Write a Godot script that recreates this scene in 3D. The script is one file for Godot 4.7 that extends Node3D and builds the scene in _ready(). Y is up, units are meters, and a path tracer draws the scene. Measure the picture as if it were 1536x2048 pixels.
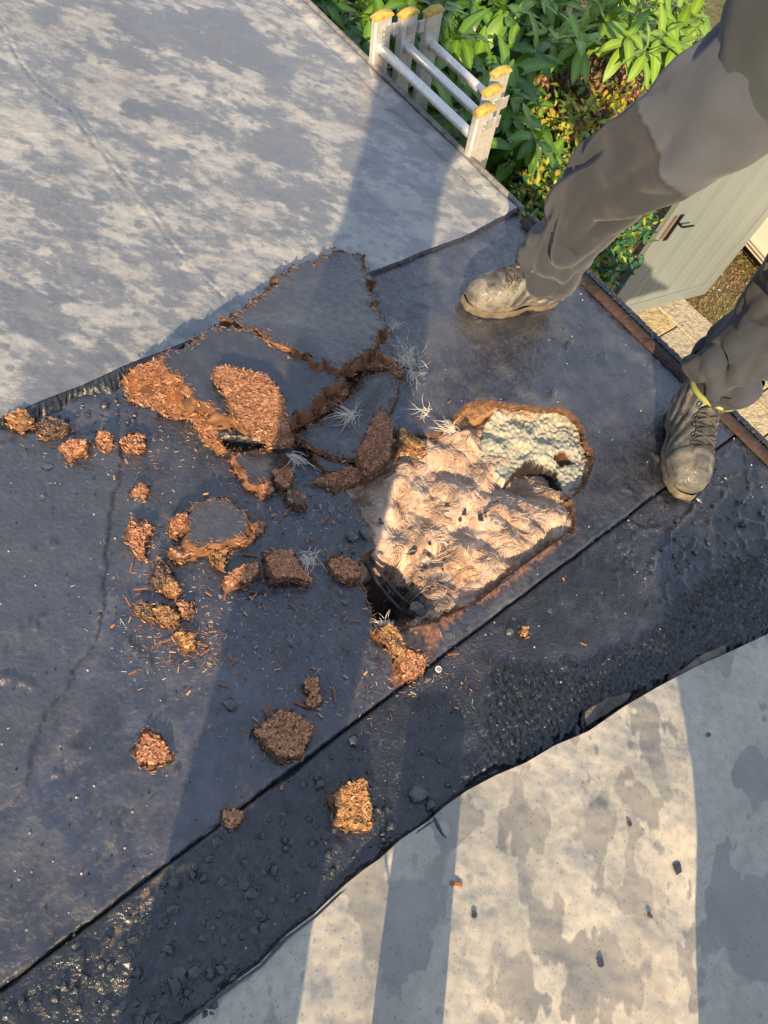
extends Node3D
# A flat roof being opened up: torn deck, lifted membrane, debris, ladder, a worker's legs, garden below.

const FOCAL := 1500.0
const EYE_H := 1.35
const GROUND := -2.45
const CAM_X := Vector3(0.61266, 0.24914, -0.75005)
const CAM_D := Vector3(0.74519, -0.49827, 0.44319)
const CAM_F := Vector3(-0.26332, -0.83045, -0.49093)

var taken := {}
var rng := RandomNumberGenerator.new()
var M := {}
var nz := FastNoiseLite.new()
var nz2 := FastNoiseLite.new()
var cell := FastNoiseLite.new()
var ridge := FastNoiseLite.new()

# ---------------------------------------------------------------- survey helpers
func at(px: float, py: float, h := 0.0) -> Vector3:   # where the sight line of a photo pixel meets the level h
	var d := CAM_X * ((px - 768.0) / FOCAL) + CAM_D * ((py - 1024.0) / FOCAL) + CAM_F
	return Vector3(0, EYE_H, 0) + d * ((h - EYE_H) / d.y)

func plan(list: Array, h := 0.0) -> PackedVector2Array:
	var out := PackedVector2Array()
	for p in list:
		var w := at(p[0], p[1], h)
		out.append(Vector2(w.x, w.z))
	return out

func edge_dist(poly: PackedVector2Array, p: Vector2) -> float:   # positive inside
	var best := 1e9
	var n := poly.size()
	for i in n:
		var a := poly[i]
		var ab := poly[(i + 1) % n] - a
		var t := clampf((p - a).dot(ab) / ab.length_squared(), 0.0, 1.0)
		best = minf(best, (p - a - ab * t).length_squared())
	best = sqrt(best)
	return best if Geometry2D.is_point_in_polygon(p, poly) else -best

func bounds(poly: PackedVector2Array, more := 0.0) -> Rect2:
	var r := Rect2(poly[0], Vector2.ZERO)
	for p in poly:
		r = r.expand(p)
	return r.grow(more)

# ---------------------------------------------------------------- nodes
func numbered(called: String) -> String:
	var k = taken.get(called, 0)
	taken[called] = k + 1
	return called if k == 0 else "%s_%03d" % [called, k]

func tag(o: Node3D, label: String, category: String, group := "") -> Node3D:
	if label: o.set_meta("label", label)
	if category: o.set_meta("category", category)
	if group: o.set_meta("group", group)
	return o

func thing(called: String, label: String, category: String, pos := Vector3.ZERO, group := "") -> Node3D:
	var o := Node3D.new()
	o.name = numbered(called)
	add_child(o)
	o.position = pos
	return tag(o, label, category, group)

func part(parent: Node3D, called: String, mesh: Mesh, mat: Material, label := "") -> MeshInstance3D:
	var o := MeshInstance3D.new()
	o.mesh = mesh
	o.material_override = mat
	var k := 0
	var nm := called
	while parent.has_node(NodePath(nm)):
		k += 1
		nm = "%s_%03d" % [called, k]
	o.name = nm
	parent.add_child(o)
	if label: o.set_meta("label", label)
	return o

func solo(called: String, mesh: Mesh, mat: Material, label: String, category: String, pos := Vector3.ZERO, group := "") -> MeshInstance3D:
	var o := MeshInstance3D.new()
	o.mesh = mesh
	o.material_override = mat
	o.name = numbered(called)
	add_child(o)
	o.position = pos
	tag(o, label, category, group)
	return o

func kind(o: Node, k: String) -> Node:
	o.set_meta("kind", k)
	return o

# ---------------------------------------------------------------- mesh builder
class MB:
	var v := PackedVector3Array()
	var n := PackedVector3Array()
	var c := PackedColorArray()
	var ix := PackedInt32Array()
	func vert(p: Vector3, nm: Vector3, col: Color) -> int:
		v.append(p); n.append(nm); c.append(col)
		return v.size() - 1
	func tri(a: Vector3, b: Vector3, d: Vector3, col: Color) -> void:
		var nm := (d - a).cross(b - a).normalized()
		var i := v.size()
		v.append(a); v.append(b); v.append(d)
		n.append(nm); n.append(nm); n.append(nm)
		c.append(col); c.append(col); c.append(col)
		ix.append(i); ix.append(i + 1); ix.append(i + 2)
	func quad(a: Vector3, b: Vector3, d: Vector3, e: Vector3, col: Color) -> void:
		var nm := (d - a).cross(b - a).normalized()
		var i := v.size()
		for p in [a, b, d, e]:
			v.append(p); n.append(nm); c.append(col)
		for k in [0, 1, 2, 0, 2, 3]:
			ix.append(i + k)
	func box(t: Transform3D, s: Vector3, col: Color, bev := 0.0) -> void:   # s: full size, centred on t
		var h := s * 0.5
		if bev <= 0.0:
			for ax in 3:
				for sg in [-1.0, 1.0]:
					var u := (ax + 1) % 3
					var w := (ax + 2) % 3
					var p := []
					for q in [[-1.0, -1.0], [-1.0, 1.0], [1.0, 1.0], [1.0, -1.0]]:
						var r := Vector3.ZERO
						r[ax] = h[ax] * sg
						r[u] = h[u] * q[0] * sg
						r[w] = h[w] * q[1]
						p.append(t * r)
					quad(p[0], p[1], p[2], p[3], col)
			return
		# bevelled: an octagonal ring profile along the longest axis
		var L := s.max_axis_index()
		var u := (L + 1) % 3
		var w := (L + 2) % 3
		var ring := []
		for q in [[-1, -1, 1, 0], [-1, -1, 0, 1], [-1, 1, 0, -1], [-1, 1, 1, 0], [1, 1, -1, 0], [1, 1, 0, -1], [1, -1, 0, 1], [1, -1, -1, 0]]:
			ring.append(Vector2(h[u] * q[0] + bev * q[2], h[w] * q[1] + bev * q[3]))
		var rows := []
		for e in [[-1.0, 0.0, bev], [-1.0, bev, 0.0], [1.0, bev, 0.0], [1.0, 0.0, bev]]:
			var row := []
			for q in ring:
				var r := Vector3.ZERO
				r[L] = e[0] * (h[L] - e[1])
				r[u] = q.x * (1.0 - e[2] / h[u])
				r[w] = q.y * (1.0 - e[2] / h[w])
				row.append(t * r)
			rows.append(row)
		for i in 3:
			for j in 8:
				quad(rows[i][j], rows[i][(j + 1) % 8], rows[i + 1][(j + 1) % 8], rows[i + 1][j], col)
		for j in range(1, 7):
			tri(rows[0][0], rows[0][j + 1], rows[0][j], col)
			tri(rows[3][0], rows[3][j], rows[3][j + 1], col)
	func sliver(p: Vector3, d: Vector3, wd: float, col: Color) -> void:   # a thin three-sided splinter along d
		var s := d.cross(Vector3(0.31, 0.77, 0.55)).normalized()
		var q := s.cross(d).normalized()
		var a := p - d * 0.5
		var b := p + d * 0.5
		var r := [s * wd, (s * -0.5 + q * 0.87) * wd, (s * -0.5 - q * 0.87) * wd]
		for k in 3:
			quad(a + r[k] * 0.6, a + r[(k + 1) % 3] * 0.6, b + r[(k + 1) % 3] * 0.35, b + r[k] * 0.35, col)
		tri(a + r[0] * 0.6, a + r[2] * 0.6, a + r[1] * 0.6, col)
		tri(b + r[0] * 0.35, b + r[1] * 0.35, b + r[2] * 0.35, col)
	func tube(pts: Array, rad, seg: int, col: Color, caps := true) -> void:
		var m := pts.size()
		var up := Vector3.UP
		var base := v.size()
		var side := Vector3.ZERO
		for i in m:
			var t: Vector3 = (pts[mini(i + 1, m - 1)] - pts[maxi(i - 1, 0)]).normalized()
			if i == 0:
				side = t.cross(up if absf(t.y) < 0.9 else Vector3.RIGHT).normalized()
			else:
				side = (side - t * side.dot(t)).normalized()
			var bi := t.cross(side)
			var r: float = rad[i] if rad is Array else rad
			for j in seg:
				var a := TAU * j / seg
				var nm := side * cos(a) + bi * sin(a)
				v.append(pts[i] + nm * r); n.append(nm); c.append(col)
		for i in m - 1:
			for j in seg:
				var a := base + i * seg + j
				var b := base + i * seg + (j + 1) % seg
				for k in [a, b + seg, b, a, a + seg, b + seg]:
					ix.append(k)
		if caps:
			for e in 2:
				var row := base + (m - 1) * seg * e
				for j in range(1, seg - 1):
					if e == 0: tri(v[row], v[row + j], v[row + j + 1], col)
					else: tri(v[row], v[row + j + 1], v[row + j], col)
	func sheet(nu: int, nv: int, wrap := false) -> void:   # joins the last nu*nv vertices into a smooth grid and sets their normals
		var base := v.size() - nu * nv
		var cu := nu if wrap else nu - 1
		var s := ix.size()
		for j in nv - 1:
			for i in cu:
				var a := base + j * nu + i
				var b := base + j * nu + (i + 1) % nu
				for k in [a, b, b + nu, a, b + nu, a + nu]:
					ix.append(k)
		smooth(base, s)
	func smooth(base: int, from: int) -> void:
		for i in range(base, v.size()):
			n[i] = Vector3.ZERO
		for k in range(from, ix.size(), 3):
			var a := ix[k]
			var b := ix[k + 1]
			var d := ix[k + 2]
			var nm := (v[d] - v[a]).cross(v[b] - v[a])
			n[a] += nm; n[b] += nm; n[d] += nm
		for i in range(base, v.size()):
			n[i] = n[i].normalized() if n[i].length_squared() > 0.0 else Vector3.UP
	func mesh() -> ArrayMesh:
		var a := []
		a.resize(Mesh.ARRAY_MAX)
		a[Mesh.ARRAY_VERTEX] = v
		a[Mesh.ARRAY_NORMAL] = n
		a[Mesh.ARRAY_COLOR] = c
		a[Mesh.ARRAY_INDEX] = ix
		var m := ArrayMesh.new()
		m.add_surface_from_arrays(Mesh.PRIMITIVE_TRIANGLES, a)
		return m

# ---------------------------------------------------------------- materials
func noise_tex(freq: float, oct: int, size: int, sd: int, normal: bool, strength := 4.0, type := FastNoiseLite.TYPE_SIMPLEX_SMOOTH, ramp: Array = []) -> NoiseTexture2D:
	var f := FastNoiseLite.new()
	f.noise_type = type
	f.seed = sd
	f.frequency = freq
	f.fractal_octaves = oct
	var t := NoiseTexture2D.new()
	t.width = size
	t.height = size
	t.seamless = true
	t.noise = f
	t.as_normal_map = normal
	t.bump_strength = strength
	if ramp:
		var g := Gradient.new()
		g.offsets = PackedFloat32Array(ramp.map(func(e): return e[0]))
		g.colors = PackedColorArray(ramp.map(func(e): return e[1]))
		t.color_ramp = g
	return t

func mat(called: String, rough: float, normal: Texture2D = null, nscale := 1.0, repeat := 4.0, albedo: Texture2D = null, rtex: Texture2D = null) -> StandardMaterial3D:
	var m := StandardMaterial3D.new()
	m.resource_name = called
	m.vertex_color_use_as_albedo = true
	m.roughness = rough
	m.uv1_triplanar = true
	m.uv1_world_triplanar = true
	m.uv1_scale = Vector3.ONE * repeat
	if normal:
		m.normal_enabled = true
		m.normal_texture = normal
		m.normal_scale = nscale
	if albedo: m.albedo_texture = albedo
	if rtex: m.roughness_texture = rtex
	M[called] = m
	return m

func lin(r: float, g: float, b: float) -> Color:   # vertex colours are linear
	return Color(r, g, b)

func make_materials() -> void:
	var fine := noise_tex(0.09, 4, 512, 3, true, 6.0)
	var grain := noise_tex(0.03, 5, 512, 5, true, 9.0)
	var dirt := noise_tex(0.012, 5, 512, 9, false, 1.0, FastNoiseLite.TYPE_SIMPLEX_SMOOTH, [[0.0, Color(0.62, 0.62, 0.62)], [0.5, Color(0.9, 0.9, 0.9)], [1.0, Color.WHITE]])
	var speck := noise_tex(0.16, 2, 1024, 21, false, 1.0, FastNoiseLite.TYPE_SIMPLEX_SMOOTH, [[0.0, Color(0.45, 0.45, 0.45)], [0.28, Color(0.86, 0.86, 0.86)], [0.62, Color.WHITE], [1.0, Color.WHITE]])
	var rmap := noise_tex(0.007, 5, 1024, 31, false, 1.0, FastNoiseLite.TYPE_SIMPLEX_SMOOTH, [[0.0, Color(0.25, 0.25, 0.25)], [0.40, Color(0.50, 0.50, 0.50)], [0.6, Color(0.9, 0.9, 0.9)], [1.0, Color(1, 1, 1)]])
	M.fine = fine; M.grain = grain; M.speck = speck
	mat("felt", 0.58, grain, 0.42, 5.0, speck, rmap)
	M.felt.metallic_specular = 0.8
	mat("tar", 0.55, grain, 0.9, 8.0, null, rmap)
	M.tar.metallic_specular = 0.6
	for k in ["felt", "tar"]:
		M[k].clearcoat_enabled = true
		M[k].clearcoat = 0.7 if k == "felt" else 0.5
		M[k].clearcoat_roughness = 0.34 if k == "felt" else 0.22
	mat("fibre", 0.95)
	mat("wool", 0.9)
	M.wool.backlight_enabled = true
	M.wool.backlight = Color(0.55, 0.42, 0.32)
	mat("wood", 0.75, grain, 0.5, 6.0, dirt)
	mat("foam", 0.9, fine, 0.8, 14.0)
	mat("plaster", 0.9, grain, 0.6, 3.0, dirt)
	mat("alu", 0.36, fine, 0.08, 4.0, noise_tex(0.02, 5, 512, 17, false, 1.0, FastNoiseLite.TYPE_SIMPLEX_SMOOTH, [[0.0, Color(0.86, 0.85, 0.84)], [0.45, Color(0.95, 0.95, 0.94)], [1.0, Color.WHITE]]))
	M.alu.metallic = 0.5
	mat("cap", 0.6, fine, 0.5, 10.0, dirt)
	mat("cable", 0.4)
	mat("cloth", 0.92, noise_tex(0.22, 2, 512, 8, true, 5.0), 0.22, 14.0)
	M.cloth.rim_enabled = true
	M.cloth.rim = 0.25
	mat("leather", 0.66, grain, 0.7, 9.0, dirt, rmap)
	mat("rubber", 0.8, grain, 0.5, 9.0)
	mat("skin", 0.6)
	mat("paint", 0.42, fine, 0.05, 1.2)
	mat("iron", 0.35)
	M.iron.metallic = 0.6
	mat("stone", 0.85, grain, 0.9, 2.5, dirt)
	mat("soil", 0.95, grain, 1.0, 2.0, dirt)
	mat("leaf_gloss", 0.42, fine, 0.2, 12.0)
	M.leaf_gloss.backlight_enabled = true
	M.leaf_gloss.backlight = Color(0.3, 0.42, 0.1)
	mat("leaf_soft", 0.6)
	M.leaf_soft.backlight_enabled = true
	M.leaf_soft.backlight = Color(0.4, 0.4, 0.1)
	mat("bark", 0.9, grain, 0.8, 8.0)
	mat("car_paint", 0.25)
	M.car_paint.clearcoat_enabled = true
	mat("lamp_glass", 0.1)
	for k in ["leaf_gloss", "leaf_soft", "wool", "skin", "fibre", "cable", "car_paint"]:
		M[k].uv1_world_triplanar = false
		M[k].uv1_triplanar = false
# ---------------------------------------------------------------- ready
func _ready() -> void:
	rng.seed = 4711
	var cam := Camera3D.new()
	cam.name = "camera"
	add_child(cam)
	cam.transform = Transform3D(Basis(CAM_X, -CAM_D, -CAM_F).orthonormalized(), Vector3(0, EYE_H, 0))
	cam.fov = 68.62
	cam.near = 0.03
	cam.far = 200.0
	cam.current = true
	var env := Environment.new()
	env.background_mode = Environment.BG_SKY
	var sm := ProceduralSkyMaterial.new()
	sm.sky_top_color = Color(0.455, 0.54, 0.665)
	sm.sky_horizon_color = Color(0.75, 0.765, 0.78)
	sm.sky_curve = 0.26
	sm.ground_bottom_color = Color(0.20, 0.19, 0.16)
	sm.ground_horizon_color = Color(0.55, 0.56, 0.56)
	sm.sky_cover = sky_clouds()
	sm.sky_cover_modulate = Color(1, 1, 1, 0.6)
	var sky := Sky.new()
	sky.sky_material = sm
	env.sky = sky
	env.background_energy_multiplier = 1.0
	env.tonemap_mode = Environment.TONE_MAPPER_LINEAR
	env.tonemap_exposure = 1.8
	env.sdfgi_enabled = true
	env.ssao_enabled = true
	env.ssil_enabled = true
	var we := WorldEnvironment.new()
	we.name = "world_environment"
	we.environment = env
	add_child(we)
	var sun := DirectionalLight3D.new()
	sun.name = "sun"
	add_child(sun)
	var e := deg_to_rad(24.0)
	var az := deg_to_rad(42.0)
	var to_sun := Vector3(sin(az) * cos(e), sin(e), cos(az) * cos(e))
	sun.transform = Transform3D(Basis.looking_at(-to_sun, Vector3.UP), Vector3(0, 8, 0))
	sun.light_energy = 1.6
	sun.light_color = Color(1.0, 0.885, 0.71)
	sun.light_angular_distance = 0.5
	sun.shadow_enabled = true
	for f in [nz, nz2, cell, ridge]:
		f.seed = 77
		f.frequency = 1.0
	nz.noise_type = FastNoiseLite.TYPE_SIMPLEX_SMOOTH
	nz.fractal_octaves = 4
	nz2.noise_type = FastNoiseLite.TYPE_SIMPLEX_SMOOTH
	nz2.fractal_type = FastNoiseLite.FRACTAL_NONE
	cell.noise_type = FastNoiseLite.TYPE_CELLULAR
	cell.fractal_type = FastNoiseLite.FRACTAL_NONE
	cell.cellular_return_type = FastNoiseLite.RETURN_DISTANCE
	ridge.noise_type = FastNoiseLite.TYPE_SIMPLEX
	ridge.fractal_type = FastNoiseLite.FRACTAL_RIDGED
	ridge.fractal_octaves = 3
	make_materials()
	var t0 := Time.get_ticks_msec()
	for f in [garden, building, membranes, hole_filling, torn_boards, debris, ladder, gate, worker, onlookers]:
		f.call()
		print(f.get_method(), " ", Time.get_ticks_msec() - t0)

func sky_clouds() -> Texture2D:
	var f := FastNoiseLite.new()
	f.seed = 12
	f.noise_type = FastNoiseLite.TYPE_SIMPLEX_SMOOTH
	f.frequency = 0.006
	f.fractal_octaves = 5
	var t := NoiseTexture2D.new()
	t.width = 1024
	t.height = 512
	t.seamless = true
	t.noise = f
	var g := Gradient.new()
	g.offsets = PackedFloat32Array([0.0, 0.5, 0.72, 1.0])
	g.colors = PackedColorArray([Color(1, 1, 1, 0), Color(1, 1, 1, 0), Color(0.9, 0.9, 0.9, 0.5), Color(1, 1, 1, 0.8)])
	t.color_ramp = g
	return t
# ---------------------------------------------------------------- the roof
const SEAM_X := -0.108
var hole := PackedVector2Array()
var bare := []          # fibre laid bare where felt has torn away
var crumb := PackedVector2Array()
var patch := PackedVector2Array()
var stain := []

func smooth(a: float, b: float, x: float) -> float:
	return smoothstep(a, b, x)

func roof_shapes() -> void:
	hole = plan([[683, 965], [700, 990], [716, 1016], [730, 1042], [745, 1065], [752, 1096], [735, 1108], [716, 1122], [716, 1140], [731, 1180], [742, 1215], [744, 1248], [752, 1262], [772, 1256], [800, 1258],
		[832, 1248], [870, 1238], [905, 1222], [945, 1205], [1000, 1165], [1060, 1117], [1105, 1084], [1150, 1058], [1150, 1030], [1145, 1004], [1130, 1000], [1152, 985], [1172, 966], [1184, 940], [1190, 912],
		[1180, 895], [1170, 880], [1168, 862], [1158, 843], [1142, 825], [1124, 816], [1100, 817], [1078, 816], [1050, 811], [1022, 808], [985, 803], [958, 800], [930, 812], [908, 832], [898, 850], [872, 868],
		[840, 868], [806, 878], [790, 905], [784, 932], [755, 948], [724, 960]])
	bare = [plan([[744, 1262], [800, 1258], [905, 1222], [945, 1208], [890, 1262], [880, 1292], [835, 1345], [805, 1372], [780, 1372], [783, 1345], [800, 1300], [770, 1296], [742, 1285]]),
		plan([[650, 1110], [690, 1120], [716, 1120], [722, 1150], [735, 1185], [715, 1168], [695, 1165], [680, 1140]]),
		plan([[1040, 1135], [1150, 1058], [1160, 1060], [1060, 1142], [965, 1212], [950, 1206]]),
		plan([[465, 1590], [500, 1575], [520, 1598], [490, 1620], [470, 1650], [440, 1655]]),
		plan([[395, 1720], [330, 1760], [310, 1785], [260, 1850], [215, 1895], [200, 1905], [240, 1850], [285, 1790], [330, 1740]])]
	crumb = plan([[972, 1368], [1010, 1330], [1115, 1345], [1200, 1300], [1270, 1288], [1330, 1235], [1360, 1200], [1400, 1150], [1460, 1125], [1545, 1080], [1545, 1278], [1462, 1306], [1304, 1384], [1168, 1470], [1048, 1530], [960, 1560], [930, 1590], [905, 1560], [955, 1510], [965, 1440]])
	patch = plan([[-60, 1660], [20, 1610], [57, 1567], [78, 1452], [115, 1395], [180, 1300], [200, 1230], [212, 1120], [222, 1010], [240, 960], [238, 880], [120, 870], [0, 860], [-200, 900], [-300, 1500]])
	for s in [[208, 1490, 0.055, 0.6], [235, 1625, 0.018, 0.7], [138, 1880, 0.02, 0.7], [540, 1465, 0.05, 0.5], [500, 1560, 0.05, 0.55], [880, 660, 0.06, -0.55], [845, 690, 0.05, -0.5], [930, 640, 0.03, -0.3], [300, 1090, 0.08, -0.35], [470, 1010, 0.06, -0.3], [260, 1000, 0.05, -0.3], [620, 620, 0.05, 0.3]]:
		var w := at(s[0], s[1])
		stain.append([Vector2(w.x, w.z), s[2], s[3]])

var hole_box := Rect2()
var crumb_box := Rect2()
var patch_box := Rect2()
var bare_box := []

func deck_point(x: float, z: float) -> Array:   # [height, colour] of the stripped deck
	var p := Vector2(x, z)
	var n1 := nz.get_noise_2d(x * 3.0, z * 3.0)
	var n2 := nz.get_noise_2d(x * 14.0 + 9.0, z * 14.0)
	var n3 := nz2.get_noise_2d(x * 75.0, z * 75.0)
	var n4 := nz2.get_noise_2d(x * 210.0, z * 210.0)
	var h := n1 * 0.003 + n2 * 0.0012 + n3 * 0.0004
	var strip := x > SEAM_X
	var v := 0.035 + 0.016 * n2 + 0.007 * n4
	var warm := clampf(0.5 + n1 * 0.9 + n2 * 0.25, 0.0, 1.0)
	var col := Color(v * lerpf(0.86, 1.04, warm), v * lerpf(0.98, 1.0, warm), v * lerpf(1.55, 1.22, warm))
	# scuffed, paler islands and scratches
	var scuff := smooth(0.05, 0.42, nz.get_noise_2d(x * 7.0 + 31.0, z * 7.0 - 5.0))
	var scr := smooth(0.55, 0.9, ridge.get_noise_2d(x * 16.0 + z * 5.0, z * 34.0))
	col = col.lerp(Color(0.115, 0.107, 0.098), scuff * (0.34 + 0.50 * scr))
	for s in stain:
		var d: float = p.distance_to(s[0]) / s[1]
		if d < 1.6:
			var k := 1.0 - smooth(0.7, 1.25, d + n2 * 0.7)
			if s[2] > 0.0: col = col.lerp(Color(0.014, 0.015, 0.019), k * s[2])
			else: col = col.lerp(Color(0.10, 0.092, 0.082), -k * s[2])
	var wide := nz2.get_noise_2d(x * 2.1 + 3.0, z * 2.1)
	col = col * (1.0 + 0.45 * wide + 0.35 * n2 + 0.16 * n3)
	# hairline cracks and blister rings in the old coating
	var ck := absf(nz.get_noise_2d(x * 5.5 + 80.0, z * 5.5))
	var crk := (1.0 - smooth(0.004, 0.014, ck)) * smooth(0.0, 0.3, nz2.get_noise_2d(x * 3.0 + 7.0, z * 3.0))
	col = col.lerp(Color(0.010, 0.010, 0.011), crk * 0.75)
	h -= crk * 0.0012
	var bl := absf(nz2.get_noise_2d(x * 17.0 + 5.0, z * 17.0) - 0.62)
	col = col.lerp(Color(0.11, 0.108, 0.105), (1.0 - smooth(0.01, 0.05, bl)) * 0.35)
	# old felt left behind on the left, with a torn lip
	if patch_box.has_point(p):
		var d := edge_dist(patch, p) + n2 * 0.010 + n3 * 0.002
		h += smooth(-0.001, 0.003, d) * 0.0042
		col = col.lerp(Color(0.055, 0.060, 0.070), smooth(0.0, 0.01, d) * 0.6)
		col = col.lerp(Color(0.006, 0.006, 0.007), 1.0 - smooth(0.0, 0.0035, absf(d + 0.002)))
	# flakes and bits of tar standing proud
	var tarry := smooth(0.05, 0.45, nz.get_noise_2d(x * 5.0 - 40.0, z * 5.0 + 3.0))
	if not strip:
		var f := smooth(0.50, 0.62, ridge.get_noise_2d(x * 4.6 + 3.0, z * 4.6)) * tarry
		h += f * (0.0045 + 0.003 * n3)
		col = col.lerp(Color(0.022, 0.024, 0.030), f * 0.6)
	var c1 := cell.get_noise_2d(x * 42.0, z * 42.0)
	if strip:
		# wet bitumen smeared over the outer board, thick at the lower left
		var low := smooth(-0.75, -0.05, z)
		var edge := smooth(-0.02, 0.22, x - SEAM_X)
		var wet := smooth(-0.25, 0.35, n1 * 1.4 + nz.get_noise_2d(x * 9.0, z * 9.0 + 70.0) + low * 0.5)
		h += wet * (0.002 + 0.005 * maxf(0.0, nz.get_noise_2d(x * 18.0, z * 18.0 - 20.0))) * (0.5 + low)
		col = col.lerp(Color(0.011, 0.012, 0.015), 0.5 + 0.45 * wet)
		var lump := smooth(0.20, -0.55, c1 + 0.35 + 0.5 * n3) * smooth(0.1, 0.5, low + n2 * 0.9) * smooth(-0.1, 0.3, n1 + n2)
		h += lump * 0.004 * low
		col = col.lerp(Color(0.05, 0.05, 0.054), lump * 0.12 * (0.5 + n3))
		var slick := smooth(0.30, 0.6, ridge.get_noise_2d(x * 9.0, z * 7.0 + 11.0)) * smooth(-1.0, -1.3, z) 
		h += slick * 0.006
		if crumb_box.has_point(p):
			var d := edge_dist(crumb, p) + n2 * 0.03
			var k := smooth(-0.004, 0.012, d)
			var g := nz2.get_noise_2d(x * 120.0, z * 120.0)
			var g2 := cell.get_noise_2d(x * 95.0, z * 95.0)
			h += k * (0.005 + 0.0065 * g - 0.006 * g2)
			col = col.lerp(Color(0.006, 0.006, 0.007), k * 0.92)
			col = col.lerp(Color(0.05, 0.047, 0.045), k * smooth(0.45, 0.8, g) * 0.5)
		edge = edge
	# grit
	if n4 > 0.90: col = col.lerp(Color(0.16, 0.15, 0.135), 0.55)
	for i in bare.size():
		if bare_box[i].has_point(p):
			var d := edge_dist(bare[i], p) + n2 * 0.008 + n3 * 0.006
			var k := smooth(-0.002, 0.004, d)
			if i >= 3: k *= 0.6 * smooth(-0.2, 0.5, n3)
			var f := nz2.get_noise_2d(x * 260.0, z * 120.0)
			h += k * (0.002 * f - (0.004 if i < 3 else 0.0))
			var tone := Color(0.15, 0.055, 0.022).lerp(Color(0.30, 0.145, 0.06), clampf(0.5 + f, 0, 1))
			if i == 4: tone = Color(0.30, 0.19, 0.08)
			col = col.lerp(tone, k)
	# board joint
	var jx := SEAM_X + 0.004 * nz.get_noise_1d(z * 6.0) 
	var j := absf(x - jx)
	h -= 0.009 * (1.0 - smooth(0.0015, 0.0045, j))
	col = col.lerp(Color(0.004, 0.004, 0.004), 1.0 - smooth(0.001, 0.005, j + n3 * 0.002))
	# rim by the hole is broken and worn
	if hole_box.has_point(p):
		var d := -edge_dist(hole, p)
		if d < 0.03:
			var k := 1.0 - smooth(0.0005, 0.004, d + n3 * 0.004 + n2 * 0.004)
			h -= k * 0.003
			col = col.lerp(Color(0.13, 0.06, 0.03), k)
	return [h, col]

func deck_mesh(x0: float, x1: float, z0: float, z1: float, step: float) -> ArrayMesh:
	var nx := int((x1 - x0) / step) + 1
	var nzz := int((z1 - z0) / step) + 1
	var b := MB.new()
	var total := nx * nzz
	b.v.resize(total); b.n.resize(total); b.c.resize(total)
	var out := PackedByteArray()
	out.resize(total)
	var hb := hole_box
	for j in nzz:
		for i in nx:
			var x := lerpf(x0, x1, float(i) / (nx - 1))
			var z := lerpf(z0, z1, float(j) / (nzz - 1))
			var k := j * nx + i
			var r := deck_point(x, z)
			b.v[k] = Vector3(x, r[0], z)
			b.c[k] = r[1]
			if hb.has_point(Vector2(x, z)) and Geometry2D.is_point_in_polygon(Vector2(x, z), hole):
				out[k] = 1
	for j in nzz - 1:
		for i in nx - 1:
			var a := j * nx + i
			var e := a + 1
			var f := a + nx
			var g := f + 1
			if out[a] + out[e] + out[f] + out[g] >= 2:
				continue
			for k in [a, e, g, a, g, f]:
				b.ix.append(k)
	b.smooth(0, 0)
	return b.mesh()

func slab_strip(b: MB, a: Vector3, e: Vector3, w: Vector3, hgt: float, col: Color) -> void:   # a bar from a to e, w wide to one side, hgt thick downwards
	var d := Vector3.DOWN * hgt
	b.quad(a, a + w, e + w, e, col)
	b.quad(a, e, e + d, a + d, col)
	b.quad(a + w, a + w + d, e + w + d, e + w, col)
	b.quad(a, a + d, a + w + d, a + w, col)
	b.quad(e, e + w, e + w + d, e + d, col)
	b.quad(a + d, e + d, e + w + d, a + w + d, col)

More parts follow.
